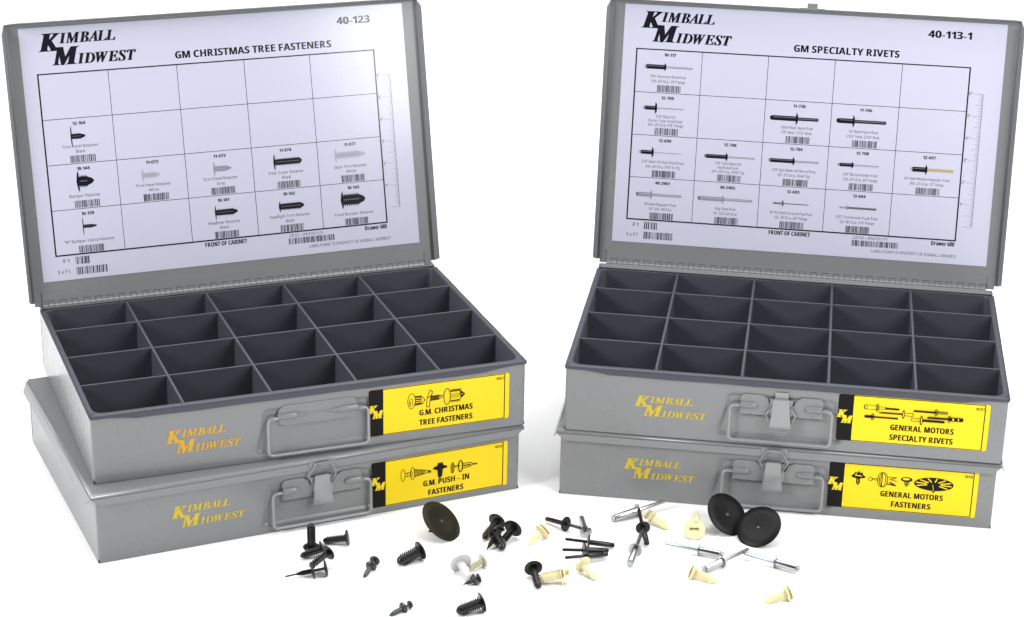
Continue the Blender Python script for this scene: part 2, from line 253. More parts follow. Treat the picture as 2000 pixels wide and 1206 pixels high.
(1,84,[[98,129,2,129,2,114,42,114,42,0,58,0,58,114,98,114]]),
(1,85,[[32,129,16,129,16,46,19,26,29,11,44,1,65,-2,81,0,93,4,103,12,110,21,114,33,115,45,115,129,99,129,99,45,97,32,91,22,81,15,66,12,51,14,41,21,34,31,32,45]]),
(1,87,[[19,129,2,129,36,0,53,0,77,84,81,100,82,106,83,110,83,107,85,100,87,95,89,84,114,0,131,0,165,129,148,129,128,50,126,42,125,34,123,26,122,19,121,26,115,50,91,129,75,129,52,51,46,27,45,19,43,34,39,50]]),
(1,88,[[21,129,3,129,43,67,1,0,18,0,52,56,86,0,105,0,62,67,102,129,85,129,53,78]]),
(1,89,[[18,129,0,129,43,49,43,0,59,0,59,50,102,129,84,129,51,65]]),
(1,97,[[67,96,52,98,34,96,26,93,19,90,24,78,30,81,44,85,51,85,59,84,66,81,70,74,71,64,71,58,55,58,34,55,20,49,11,40,8,27,10,14,17,5,27,0,39,-2,50,-1,58,2,65,7,71,14,72,14,75,0,86,0,86,66,84,80,78,90],[41,45,57,47,71,47,71,39,69,26,63,18,54,13,42,11,35,12,30,15,26,20,25,27,26,35,32,41]]),
(1,99,[[62,98,55,98,43,97,32,93,23,86,16,77,11,64,10,48,11,32,16,20,22,10,31,3,42,0,54,-2,62,-1,74,1,79,3,79,17,74,15,68,13,61,12,54,12,42,14,33,21,28,32,26,48,33,75,55,84,60,84,66,83,71,81,76,80,80,93,76,95,69,97]]),
(1,100,[[95,137,80,137,80,87,81,84,80,84,74,90,68,94,60,97,50,98,33,95,21,86,13,70,10,48,13,26,21,11,33,1,50,-2,60,-1,68,3,75,7,80,13,83,0,95,0],[41,83,52,85,65,83,74,76,78,64,80,48,80,45,78,30,74,20,65,13,52,11,41,14,33,21,28,32,26,48,28,63,33,75]]),
(1,101,[[64,97,53,98,41,97,30,92,22,85,15,75,11,62,10,48,11,33,16,20,23,11,32,4,43,0,56,-2,66,-1,73,0,81,2,88,4,88,18,81,16,73,13,66,12,57,12,44,14,35,20,29,31,26,45,92,45,92,55,91,67,88,78,82,86,74,93],[52,85,63,83,70,78,74,69,76,58,27,58,29,69,34,78,42,83]]),
(1,103,[[59,97,50,98,33,95,20,85,13,69,10,48,13,27,20,11,33,1,50,-2,67,2,80,13,80,-3,78,-14,73,-23,64,-28,53,-30,33,-28,17,-22,17,-37,33,-42,52,-43,71,-41,85,-33,93,-20,95,-2,95,96,83,96,81,84,80,84,74,90,67,95],[41,83,52,85,64,83,73,76,78,65,80,48,80,44,78,29,73,19,65,13,52,11,41,14,33,21,28,32,26,48,28,64,33,75]]),
(1,104,[[31,137,15,137,15,0,31,0,31,50,33,65,37,76,46,83,59,85,76,79,81,62,81,0,97,0,97,63,94,79,88,90,77,96,61,98,52,97,44,94,37,90,31,83,30,83,31,90]]),
(1,105,[[27,132,23,133,20,132,17,130,15,127,14,123,15,118,17,115,20,113,23,112,27,113,30,115,32,118,33,123,32,127,30,130],[31,96,15,96,15,0,31,0]]),
(1,107,[[31,137,15,137,15,0,31,0,31,35,42,45,75,0,95,0,53,55,92,96,73,96,42,64,39,59,36,57,32,51,30,50,31,54]]),
(1,108,[[31,137,15,137,15,0,31,0]]),
(1,109,[[78,94,60,98,51,97,43,95,37,90,31,83,30,83,28,96,15,96,15,0,31,0,31,50,33,65,37,76,45,83,57,85,72,79,77,62,77,0,92,0,92,53,94,67,98,77,106,83,118,85,133,79,138,62,138,0,154,0,154,63,152,79,146,90,135,96,121,98,112,97,103,94,96,89,90,82,89,82]]),
(1,110,[[77,96,62,98,53,97,44,95,37,90,31,83,30,83,28,96,15,96,15,0,31,0,31,50,33,65,37,76,46,83,59,85,76,79,81,62,81,0,97,0,97,63,94,79,88,90]]),
(1,111,[[67,97,55,98,36,95,22,85,13,70,10,48,11,34,16,21,22,11,31,4,42,0,54,-2,73,1,87,11,96,27,99,48,98,63,94,76,87,85,78,92],[42,83,54,85,67,83,76,75,81,64,83,48,81,33,76,21,67,14,55,11,42,14,33,21,28,33,26,48,28,64,33,75]]),
(1,112,[[77,95,61,98,51,97,42,94,36,89,31,83,30,83,28,96,15,96,15,-43,31,-43,31,4,30,9,30,12,31,12,36,7,43,2,51,-1,61,-2,77,1,90,11,98,27,101,48,98,70,90,86],[58,85,70,82,78,75,83,63,84,49,84,38,82,29,78,22,73,16,67,13,59,11,45,14,37,21,33,33,31,48,31,51,33,66,38,77,46,83]]),
(1,114,[[60,98,51,97,43,93,36,86,31,79,30,79,28,96,15,96,15,0,31,0,31,51,32,61,35,68,40,75,45,80,52,83,59,84,65,84,67,83,70,83,72,97,69,98]]),
(1,115,[[54,98,45,98,31,97,19,92,12,84,9,73,10,66,13,60,17,55,23,51,39,44,47,40,54,37,58,35,61,32,63,25,61,19,57,15,50,12,40,11,23,13,9,19,9,4,15,2,22,0,30,-1,40,-2,55,0,68,5,76,14,78,27,77,34,75,40,71,44,65,48,58,52,49,55,41,59,34,61,30,64,27,67,25,70,24,74,26,78,29,82,36,85,51,85,58,84,64,82,71,79,76,92,69,95,62,97]]),
(1,116,[[32,119,23,119,17,98,3,92,3,84,17,84,17,28,18,18,21,10,25,4,31,1,38,-1,45,-2,49,-2,58,0,61,1,61,13,58,12,55,12,51,11,48,11,41,12,37,15,33,21,32,28,32,84,60,84,60,96,32,96]]),
(1,117,[[30,96,14,96,14,33,16,17,23,7,34,0,49,-2,58,-1,67,2,74,6,80,13,81,13,83,0,96,0,96,96,80,96,80,46,79,31,74,20,65,14,52,11,36,17,30,34]]),
(1,118,[[17,96,0,96,37,0,55,0,91,96,75,96,54,40,53,36,49,26,47,17,46,14,45,14,44,17,41,31,39,35,37,40]]),
(1,119,[[18,97,2,97,28,0,46,0,64,54,66,62,68,69,70,80,71,80,72,75,74,69,75,62,78,55,94,0,113,0,140,97,123,97,106,29,104,22,103,17,102,22,98,36,96,42,80,97,62,97,45,42,43,33,41,29,39,20,39,16,38,16,37,22,35,30,34,37,32,45]]),
(1,120,[[23,96,5,96,38,49,3,0,21,0,48,39,74,0,92,0,57,49,90,96,72,96,48,60]]),
(1,121,[[17,96,0,96,39,0,34,-13,31,-20,26,-26,20,-29,13,-30,4,-30,2,-29,2,-42,5,-42,8,-43,15,-43,28,-41,37,-35,44,-26,50,-13,92,96,75,96,55,42,53,34,50,27,48,20,47,15,46,15,45,21,41,35,38,42]]),
(2,65,[[92,124,87,124,-3,13,-11,7,-18,4,-18,0,19,0,19,4,10,7,7,11,9,15,11,18,13,22,26,38,64,38,64,23,63,16,60,10,56,6,48,4,48,0,104,0,104,4,92,9,87,21,87,24],[32,45,66,88,64,45]]),
(2,66,[[59,121,20,121,20,116,25,116,29,114,31,112,32,108,32,104,31,101,31,99,10,23,8,16,6,11,0,5,-4,4,-9,4,-9,0,46,0,65,1,79,5,89,11,96,19,100,28,101,37,95,54,77,64,103,76,111,94,108,106,99,114,83,119],[62,113,68,115,80,111,84,98,82,85,77,75,67,69,54,66,52,67,49,67,60,109],[47,61,50,61,68,56,74,40,72,26,66,15,56,8,44,6,37,7,35,12,35,16,36,20]]),
(2,68,[[68,121,20,121,20,116,25,116,29,114,32,112,32,104,31,99,10,23,8,16,6,11,0,5,-4,4,-9,4,-9,0,55,0,67,2,77,4,86,8,94,13,101,19,111,30,119,43,123,56,124,71,110,108],[65,115,70,115,91,107,98,80,97,66,94,52,90,39,84,28,76,19,67,12,57,7,45,6,40,6,37,7,35,10,34,14,35,17,35,19,36,21,58,105,60,110,62,113]]),
(2,69,[[116,121,20,121,20,116,25,116,29,114,32,112,32,104,31,101,31,99,10,23,8,16,6,11,0,5,-4,4,-9,4,-9,0,94,0,104,37,100,37,93,26,85,18,77,13,69,9,58,7,46,6,40,6,37,7,35,9,34,13,35,15,35,18,36,20,47,61,52,61,62,60,69,57,72,52,74,44,74,38,73,37,77,37,90,86,86,86,82,80,79,75,74,71,69,69,54,67,49,67,59,107,61,112,65,114,68,115,72,115,87,114,96,109,102,101,104,89,104,87,109,87]]),
(2,73,[[76,121,19,121,19,116,29,114,32,108,32,104,31,101,31,99,10,23,8,16,6,11,0,5,-4,4,-9,4,-9,0,47,0,47,4,38,7,35,13,35,17,36,22,57,98,59,105,61,110,63,113,66,115,70,116,76,116]]),
(2,75,[[76,121,20,121,20,116,25,116,29,114,32,112,32,104,31,101,31,99,10,23,8,16,6,11,0,5,-4,4,-9,4,-9,0,47,0,47,4,38,6,35,9,35,16,36,22,46,57,46,59,48,59,48,58,65,22,68,15,69,11,69,8,67,6,65,5,57,5,57,0,108,0,108,5,103,6,100,7,97,10,95,15,68,72,104,105,115,114,119,116,123,116,123,121,86,121,86,117,93,115,96,111,92,104,82,94,50,65,48,64,48,65,57,98,59,105,61,110,64,113,67,115,71,116,76,116]]),
(2,76,[[76,121,19,121,19,116,25,116,29,114,31,111,32,107,32,104,31,99,10,23,8,16,6,11,0,5,-4,4,-9,4,-9,0,94,0,105,36,100,36,91,23,80,13,67,8,50,6,47,6,43,7,38,7,35,9,34,11,37,22,57,98,59,104,61,109,63,113,67,115,71,116,76,116]]),
(2,77,[[60,121,19,121,19,116,25,116,29,114,31,112,32,108,30,99,10,23,8,16,6,11,0,5,-4,4,-9,4,-9,0,29,0,29,4,20,6,17,9,17,17,18,22,39,97,50,-3,55,-3,122,100,101,23,99,15,97,11,94,8,91,6,82,4,82,0,138,0,138,4,129,7,125,13,126,15,126,20,127,22,147,98,149,105,154,113,157,115,161,116,167,116,167,121,126,121,71,35]]),
(2,83,[[61,124,56,124,46,123,37,120,29,114,24,108,20,99,19,90,19,84,20,79,26,69,38,57,51,46,59,36,61,26,60,20,58,15,55,10,45,4,39,3,27,6,19,12,14,23,12,37,12,39,7,39,-2,-2,3,-2,6,2,10,4,13,4,15,3,30,-2,41,-3,59,-1,72,7,81,18,84,34,82,43,78,52,73,60,59,74,56,76,48,84,44,89,42,94,41,99,42,106,47,112,53,116,60,118,66,117,72,114,76,110,80,105,82,98,83,86,88,86,96,123,92,123,88,120,84,118,82,119,79,119,67,123]]),
(2,84,[[19,121,13,89,17,89,24,100,32,108,42,113,52,114,55,114,29,16,26,11,23,7,18,5,12,4,12,0,68,0,68,4,62,5,58,7,56,9,55,12,55,14,56,17,82,114,83,114,100,107,107,86,112,86,117,121]]),
(2,87,[[57,121,8,121,8,116,15,115,19,111,21,105,22,96,21,-3,26,-3,79,85,77,-3,82,-3,144,100,149,107,153,112,157,115,163,116,163,121,130,121,130,116,138,115,140,110,140,107,138,103,103,44,103,68,104,86,104,104,105,110,107,113,110,116,115,116,115,121,67,121,67,116,73,116,77,114,79,110,80,105,79,98,46,43,47,99,47,107,49,112,52,115,57,116]])]
_tc = {(k, ' '): ([], [], .26) for k in ('sb', 'sr', 'bi')}
for sty, code, loops in OUTLINES:
    lp = [[Vector((q[i] / 180, q[i + 1] / 180, 0)) for i in range(0, len(q), 2)] for q in loops]
    pts = [v for l_ in lp for v in l_]; tris = []
    for t_ in tessellate_polygon(lp):
        a, b, c = (pts[i] for i in t_); ar = (b - a).cross(c - a).z
        if abs(ar) > 1e-9: tris.append(list(t_) if ar > 0 else list(t_)[::-1])
    xs = [v.x for v in pts]
    _tc[(('sb', 'sr', 'bi')[sty], chr(code))] = ([(v.x, v.y) for v in pts], tris, max(xs) + (.01 if sty == 2 else max(.02, min(.08, min(xs)))))
def glyphs(t, k):
    vs = []; fs = []; x = 0
    for c in t:
        v, f_, adv = _tc[(k, c)]; o = len(vs)
        vs += [(a + x, b_) for a, b_ in v]; fs += [[o + i for i in q] for q in f_]; x += adv
    return vs, fs
def cap(k): return max(v[1] for v in _tc[(k, 'I' if k == 'bi' else 'H')][0])
class Print(MB):
    """flat print in the (x, y) plane of a label, each mark a hair above the one before"""
    def __init__(s, z=.012): super().__init__(); s.z = z
    def lift(s): s.z += .0006
    def text(s, t, x0, x1, y, h, k='sb', weight=.0, mi=0, wd=None):
        vs, fs = glyphs(t, k); a = min(v[0] for v in vs); b = max(v[0] for v in vs); c = cap(k)
        w_ = weight * h / c * 2.2
        if x1 is None:      # centred at x0 with natural proportions times wd
            sc = h / c * (wd or 1); x0 = x0 - (b - a) * sc / 2; x1 = x0 + (b - a) * sc
        for q in ((-w_, w_, 0) if weight else (0,)):
            s.add([(x0 + q + (v[0] - a) / (b - a) * (x1 - x0), y + v[1] / c * h, s.z) for v in vs], fs, mi); s.lift()
    def fill(s, pts, mi=0):
        A = sum(p[0] * q[1] - q[0] * p[1] for p, q in zip(pts, pts[1:] + pts[:1]))
        if A < 0: pts = pts[::-1]
        s.add([(x, y, s.z) for x, y in pts], [list(range(len(pts)))], mi); s.lift()
    def line(s, pts, w, mi=0):
        for p, q in zip(pts, pts[1:]):
            p, q = Vector(p), Vector(q); d = (q - p)
            if d.length < 1e-6: continue
            d.normalize(); n = Vector((-d.y, d.x)) * w / 2; e = d * w * .3
            s.add([(*(p - n - e), s.z), (*(q - n + e), s.z), (*(q + n + e), s.z), (*(p + n - e), s.z)], [(0, 1, 2, 3)], mi); s.lift()
    def ell(s, cx, cy, a, b, w=None, mi=0, ang=0, n=22):
        ca, sa = math.cos(ang), math.sin(ang)
        def pt(t, k): x = k[0] * math.cos(t); y = k[1] * math.sin(t); return (cx + x * ca - y * sa, cy + x * sa + y * ca)
        T = [2 * math.pi * i / n for i in range(n)]
        if w is None: s.fill([pt(t, (a, b)) for t in T], mi)
        else:
            o = [pt(t, (a + w / 2, b + w / 2)) for t in T]; i_ = [pt(t, (a - w / 2, b - w / 2)) for t in T]
            s.add([(*p, s.z) for p in o + i_], [(j, (j + 1) % n, n + (j + 1) % n, n + j) for j in range(n)], mi); s.lift()
    def bars(s, x0, x1, y0, y1, seed, mi=0, mod=.022):
        r = random.Random(seed); x = x0
        while x < x1 - mod:
            w = mod * r.choice((.7, .7, 1.3, 1.9)); s.add([(x, y0, s.z), (x + w, y0, s.z), (x + w, y1, s.z), (x, y1, s.z)], [(0, 1, 2, 3)], mi)
            x += w + mod * r.choice((.6, .8, 1.5))
        s.lift()
def logo(p, x, y, w, mi=0, wt=.012):
    """two-line company logo, x, y = lower left, w = width"""
    f = lambda t, a, b, yy, h, wt_: p.text(t, x + a * w, x + b * w, y + yy * w, h * w, 'bi', wt_, mi)
    f('K', 0, .215, .148, .185, wt * 1.6); f('IMBALL', .215, .80, .222, .108, wt)
    f('M', .13, .40, 0, .185, wt * 1.6); f('IDWEST', .385, 1.0, .0, .108, wt)

# ------------------------------------------------------------------ storage boxes
Wd, D, H = 17.95, 12.18, 2.88
PC, PR, CY = 3.525, 3.03, 6.15
def body(root, open_, hx):
    b = MB(); h = 2.83; hw = Wd / 2
    def pocket(x, z):
        x -= hx; half = 2.28 + .38 * max(0, 1.6 - z) / 1.3
        a = 1 - sstep(half - .28, half + .08, abs(x)); c = sstep(.26, .56, z) * (1 - sstep(1.95, 2.3, z))
        return .15 * a * c
    nx, nz = 150, 34
    xs = [-hw + Wd * i / (nx - 1) for i in range(nx)]; zs = [h * j / (nz - 1) for j in range(nz)]
    # fold radius at the ends of the front wall
    rr = .07; fold = [(rr - rr * math.sin(a), rr - rr * math.cos(a)) for a in (R(90), R(60), R(30), R(0))]
    cols = [(-hw + (rr - rr * math.sin(a)), rr - rr * math.cos(a)) for a in (R(90), R(60), R(30))] + \
           [(x, 0) for x in xs if abs(x) < hw - rr - .02] + [(hw - (rr - rr * math.sin(a)), rr - rr * math.cos(a)) for a in (R(30), R(60), R(90))]
    b.grid(lambda i, j: (cols[i][0], cols[i][1] + pocket(cols[i][0], zs[j]), zs[j]), len(cols), nz)
    b.box(-hw + .05, hw - .05, .10, .14, .0, h - .002)
    b.box(-hw + .06, hw - .06, .012, .10, h - .03, h)               # folded top edge of the front wall
    for sx in (-1, 1):                                              # side walls, with the slot of the corner seam
        x0, x1 = sorted((sx * hw, sx * (hw - .05)))
        b.box(x0, x1, .07, D - .24, 0, h)
        b.box(x0, x1, D - .15, D, .0, h + (.06 if open_ else 0))
        b.box(x0, x1, D - .24, D - .15, 0, .25); b.box(x0, x1, D - .24, D - .15, 2.3, h)
        xa, xb = sorted((sx * (hw - .012), sx * (hw - .03))); b.box(xa, xb, D - .241, D - .149, .24, 2.31, 1)  # dark plate painted as the shade inside the slot
    b.box(-hw + .05, hw - .05, D - .05, D - .002, 0, h + .06)
    b.box(-hw + .06, hw - .06, .14, D - .06, .012, .05)
    if open_:                                                        # ledge folded in along the hinge
        b.box(-hw + .12, hw - .12, D - .52, D - .052, h + .085, h + .125)
        for sx in (-1, 1):
            x0, x1 = sorted((sx * (hw - .12), sx * (hw + .0))); b.box(x0, x1, D - .42, D - .003, h + .03, h + .10)
    if not open_: b.box(-hw + .1, hw - .1, 12.03, D - .055, h + .002, 2.95)
    for sx in (-1, 1):                                               # dark blocks painted as the shade in relief notches at the bottom corners
        x0, x1 = sorted((sx * (hw + .003), sx * (hw - .045))); b.box(x0, x1, .004, .08, -.001, .13, 1)
    return b.build('body', ['steel', 'gap'], root)

def tray(root):
    b = MB(); x0, x1, y0, y1 = -Wd / 2 - .05, Wd / 2 + .05, -.06, D - .50
    ow = 8.78; oy0, oy1 = .26, 11.60
    outer = rounded(rect(x0, x1, y0, y1), .04, 2)
    inner = rounded(rect(-ow, ow, oy0, oy1), [.55, .55, .35, .35], 7)
    # rim as a ring: walk both outlines by angle
    def ray_pt(poly, a):
        c = Vector((0, 6)); d = Vector((math.cos(a), math.sin(a))); best = None
        for p, q in zip(poly, poly[1:] + poly[:1]):
            p = Vector(p) - c; q = Vector(q) - c; e = q - p; den = d.x * e.y - d.y * e.x
            if abs(den) < 1e-9: continue
            t = (p.x * e.y - p.y * e.x) / den; u = (p.x * d.y - p.y * d.x) / den
            if t > 0 and -1e-6 <= u <= 1 + 1e-6: best = t if best is None else min(best, t)
        return c + d * best
    angs = sorted(set([math.atan2(y - 6, x) % (2 * math.pi) for x, y in inner + outer] + [2 * math.pi * i / 240 for i in range(240)]))
    I = [ray_pt(inner, a) for a in angs]; O = [ray_pt(outer, a) for a in angs]; n = len(angs); rnd = random.Random(2)
    wob = [0.006 * math.sin(3 * a * 7) + rnd.uniform(-.003, .003) for a in angs]
    rings = [[(p.x, p.y, .55) for p in I], [(p.x, p.y, H - .03) for p in I],
             [(p.x + (.02 if p.x > 0 else -.02) * 0 + (q.x - p.x) * .08, p.y + (q.y - p.y) * .08, H) for p, q in zip(I, O)],
             [(p.x, p.y, H + w - .004) for p, w in zip(O, wob)], [(p.x, p.y, H - .05) for p in O], [(p.x * .995, p.y + (.05 if p.y < 1 else 0), H - .05) for p in O]]
    b.add([v for r_ in rings for v in r_], [(k * n + i, k * n + (i + 1) % n, (k + 1) * n + (i + 1) % n, (k + 1) * n + i) for k in range(1, 5) for i in range(n)], 1, True)
    o0 = len(b.v) - 6 * n
    for i in range(n): b.f.append([o0 + i, o0 + (i + 1) % n, o0 + n + (i + 1) % n, o0 + n + i]); b.m.append(0); b.sm.append(True)
    b.box(-ow - .02, ow + .02, oy0 - .02, oy1 + .02, .50, .55, 0)
    # skirt hanging over the front edge, tapering towards the corners
    sk = [(x0 + .02, -.02), (x0 + .02, -.09)] + [(-8.2, -.1), (-7.6, -.17), (-7.2, -.235)] + [(-7.2 + 14.4 * i / 12, -.245 + .012 * math.sin(i * 2.1)) for i in range(1, 12)] + \
         [(7.2, -.235), (7.7, -.16), (8.25, -.1), (x1 - .02, -.085), (x1 - .02, -.02)]
    b.prism([(x, H + z - .03) for x, z in sk], -.055, -.012, 1, 'y')
    t = b.build('tray_insert', ['tray', 'rim'], root)
    for i in range(4):
        x = (i - 1.5) * PC; d = MB()
        d.sheet_pts = None
        pr = [(-.085, .55), (.085, .55), (.052, H - .015), (.035, H - .002), (-.035, H - .002), (-.052, H - .015)]
        d.add([(x + a, y, z) for y in (oy0 - .01, oy1 + .01) for a, z in pr], [(0, 6, 7, 1)[::-1], (1, 7, 8, 2)[::-1], (5, 11, 6, 0)[::-1], (0, 1, 2, 3, 4, 5), (11, 10, 9, 8, 7, 6)], 0)
        d.add([(x + a, y, z) for y in (oy0 - .01, oy1 + .01) for a, z in pr], [(2, 8, 9, 3)[::-1], (3, 9, 10, 4)[::-1], (4, 10, 11, 5)[::-1]], 1)
        d.build('long_divider', ['tray', 'rim'], t)
    for j in range(3):
        y = CY + (1 - j) * PR; d = MB()
        pr = [(-.075, .55), (.075, .55), (.045, H - .022), (.03, H - .010), (-.03, H - .010), (-.045, H - .022)]
        vs = [(x, y + a, z) for x in (-ow - .01, ow + .01) for a, z in pr]
        d.add(vs, [(0, 6, 7, 1), (1, 7, 8, 2), (5, 11, 6, 0), (0, 1, 2, 3, 4, 5)[::-1], (11, 10, 9, 8, 7, 6)[::-1]], 0)
        d.add(vs, [(2, 8, 9, 3), (3, 9, 10, 4), (4, 10, 11, 5)], 1)
        d.build('cross_divider', ['tray', 'rim'], t)
    return t

def lid(root, loc, tilt, catch, hx, open_):
    b = MB(); X, Y, F, Sp = 9.02, 11.95, .43, .15
    # one pressed sheet: panel, rounded bend, flanges with their corners cut at an angle
    prof = [(0, 0), (.02, 0), (.055, .012), (.085, .04), (.10, .08), (.115, .14)]
    def ring(o, z, y0=.14): return [(-X - o, y0, z), (-X - o, Y + o, z), (X + o, Y + o, z), (X + o, y0, z)]
    rows = [ring(o, z) for o, z in prof]; vs = [v for r_ in rows for v in r_]
    b.add(vs, [(4 * j + i, 4 * j + i + 1, 4 * j + 5 + i, 4 * j + 4 + i) for j in range(len(rows) - 1) for i in range(3)], 0, True)
    b.add([(-X, -.02, 0), (X, -.02, 0), (X, .14, 0), (X, Y, 0), (-X, Y, 0), (-X, .14, 0)], [(0, 1, 2, 3, 4, 5)])
    o, z = prof[-1]; o2 = Sp + .10
    b.add([(-X - o, .14, z), (-X - o, Y + o, z), (-X - o2, Y - .22, F), (-X - o2, .24, F)], [(0, 1, 2, 3)])
    b.add([(X + o, .14, z), (X + o, Y + o, z), (X + o2, Y - .22, F), (X + o2, .24, F)], [(3, 2, 1, 0)])
    b.add([(-X - o, Y + o, z), (X + o, Y + o, z), (X - .22, Y + o + .03, F), (-X + .22, Y + o + .03, F)], [(0, 1, 2, 3)])
    o = b.build('lid', ['steel'], root, loc, (tilt, 0, 0))
    sd = o.modifiers.new('sheet', 'SOLIDIFY'); sd.thickness = .04 * K; sd.offset = -1
    if open_:
        g = MB(); g.box(-8.72, 8.68, .02, .58, .003, .010, 1)       # dark strip painted as the shade behind the leaf
        g.box(-8.70, 8.66, .20, .58, .0101, .034, 0)
        n = 34; p = 17.36 / n
        for i in range(n):
            a = -8.70 + i * p
            g.box(a, a + p * .47, .0, .196, .0102, .033, 0); g.box(a + p * .50, a + p * .97, .0, .178, .0102, .038, 0)
        g.build('hinge_leaf', ['steel', 'gap'], o)
        k = MB()
        for i in range(n):
            for q_, ln, r in ((0, .475, .078), (.5, .475, .084)):
                a = -8.70 + (i + q_) * p
                k.T = Matrix.Translation((a, -.02, .05)) @ Matrix.Rotation(R(90), 4, 'Y')
                k.lathe([(0, 0), (0, r - .01), (.01, r), (p * ln - .01, r), (p * ln, r - .01), (p * ln, 0)], 14, smooth=False)
        k.T = Matrix.Translation((-8.7, -.02, .05)) @ Matrix.Rotation(R(90), 4, 'Y'); k.lathe([(0, 0), (0, .06), (17.3, .06), (17.3, 0)], 10, 1)
        k.build('hinge_barrel', ['steel', 'gap'], o)
    if catch:
        c = MB(); c.T = Matrix.Translation((hx, Y + .10, .0)) @ Matrix.Rotation(R(-5), 4, 'X')
        c.prism(rounded([(-.56, .03), (.56, .03), (.56, .40), (-.56, .40)], .07, 4), .03, .078, 0, 'y')
        c.box(-.23, .23, .085, .30, .15, .19); c.box(-.23, .23, .27, .30, .05, .15)
        c.build('lid_catch', ['steel'], o, bevel=.012)
    return o

def handle_group(root, hx, kind):
    b = MB()
    if kind != 'plain':
        pl = [(-1.62, 1.30), (1.66, 1.30), (1.70, 1.36), (1.70, 2.12), (1.60, 2.24), (.86, 2.24), (.62, 2.10), (.50, 1.84), (.30, 1.70),
              (-.26, 1.70), (-.46, 1.84), (-.58, 2.10), (-.82, 2.24), (-1.56, 2.24), (-1.66, 2.12), (-1.66, 1.36)]
        b.prism(rounded(pl, .05, 3), -.034, .09, 0, 'y')
        for s in (-1, 1):
            b.T = Matrix.Translation((s * 1.66, -.03, 1.77)) @ Matrix.Rotation(R(-90 * s), 4, 'Y')
            b.lathe([(0, .0), (0, .145), (.50, .145), (.60, .125), (.68, .075), (.70, 0)], 18)
            b.T = Matrix()
            for z in (1.45, 2.10):
                b.T = Matrix.Translation((s * 1.28, -.034, z)) @ Matrix.Rotation(R(90), 4, 'X'); b.lathe([(0, .035), (.012, .03), (.02, 0)], 8)
                b.T = Matrix()
        hz1, x0, x1 = 1.74, -2.08, 2.08
    else:
        pl = [(-1.45, 1.42), (1.45, 1.42), (1.62, 1.56), (1.62, 2.16), (1.45, 2.30), (-1.40, 2.30), (-1.62, 2.12), (-1.62, 1.56)]
        b.prism(rounded(pl, .08, 3), -.026, .09, 0, 'y')
        for s in (-1, 1):
            b.T = Matrix.Translation((s * 1.66, -.03, 1.84)) @ Matrix.Rotation(R(-90 * s), 4, 'Y')
            b.lathe([(0, 0), (0, .13), (.72, .13), (.80, .11), (.84, 0)], 16)
            b.T = Matrix.Translation((s * .86, -.03, 1.84)) @ Matrix.Rotation(R(-90 * s), 4, 'Y')
            b.lathe([(0, 0), (0, .085), (.30, .085), (.40, .03), (.41, 0)], 8, smooth=False)
            b.T = Matrix()
            for z in (1.55, 2.16):
                b.T = Matrix.Translation((s * 1.25, -.026, z)) @ Matrix.Rotation(R(90), 4, 'X'); b.lathe([(0, .035), (.012, .03), (.02, 0)], 8)
                b.T = Matrix()
        b.box(-.50, .50, -.045, -.02, 1.81, 1.87)
        hz1, x0, x1 = 1.80, -2.08, 2.08
    b.build('handle_plate', ['steel'], root, (hx, 0, 0), (0, 0, 0), .012)
    t = MB()
    t.tube(arc_path([(-1.3, -.07, hz1), (x0, -.10, hz1), (x0, -.16, .22), (x1, -.16, .22), (x1, -.10, hz1), (1.3, -.07, hz1)], .22, 6), .062, 12)
    t.build('handle', ['wire'], root, (hx, 0, 0))
    if kind == 'closed':
        l = MB()
        l.sheet([(-.42, -.26, 1.10), (.42, -.26, 1.10), (.29, -.17, 2.28), (-.29, -.17, 2.28)], .04)
        l.box(-.29, .29, -.17, -.03, 2.24, 2.28); l.box(-.42, .42, -.30, -.25, 1.06, 1.11)
        for s in (-1, 1): l.sheet([(s * .29, -.165, 2.26), (s * .36, -.2, 1.6), (s * .36, -.04, 1.6), (s * .29, -.04, 2.26)], .03)
        l.box(-.46, .46, -.05, -.03, 1.35, 2.2)
        l.build('latch_lever', ['wire'], root, (hx, 0, 0), (0, 0, 0), .015)
        w = MB(); w.tube(arc_path([(-.37, -.14, 1.86), (-.60, -.15, 2.32), (-.29, -.24, 2.86), (.29, -.24, 2.86), (.60, -.15, 2.32), (.37, -.14, 1.86)], .06, 3), .032, 8)
        w.build('latch_wire', ['wire'], root, (hx, 0, 0))
    if kind == 'open':
        l = MB()
        l.sheet([(-.43, -.30, .98), (.43, -.30, .98), (.31, -.20, 2.14), (-.31, -.20, 2.14)], .04)
        l.box(-.43, .43, -.33, -.28, .94, .99); l.box(-.31, .31, -.20, -.03, 2.10, 2.14)
        l.box(-.27, .27, -.06, -.03, 2.10, 2.42); l.box(-.46, .46, -.05, -.03, 1.35, 2.1)
        for s in (-1, 1): l.sheet([(s * .31, -.195, 2.12), (s * .37, -.24, 1.6), (s * .37, -.04, 1.6), (s * .31, -.04, 2.12)], .03)
        l.build('latch_lever', ['wire'], root, (hx, 0, 0), (0, 0, 0), .015)
        w = MB(); w.tube(arc_path([(-.38, -.14, 1.80), (-.60, -.15, 1.44), (-.28, -.20, .74), (.28, -.20, .74), (.60, -.15, 1.44), (.38, -.14, 1.80)], .06, 3), .032, 8)
        w.build('latch_wire', ['wire'], root, (hx, 0, 0))

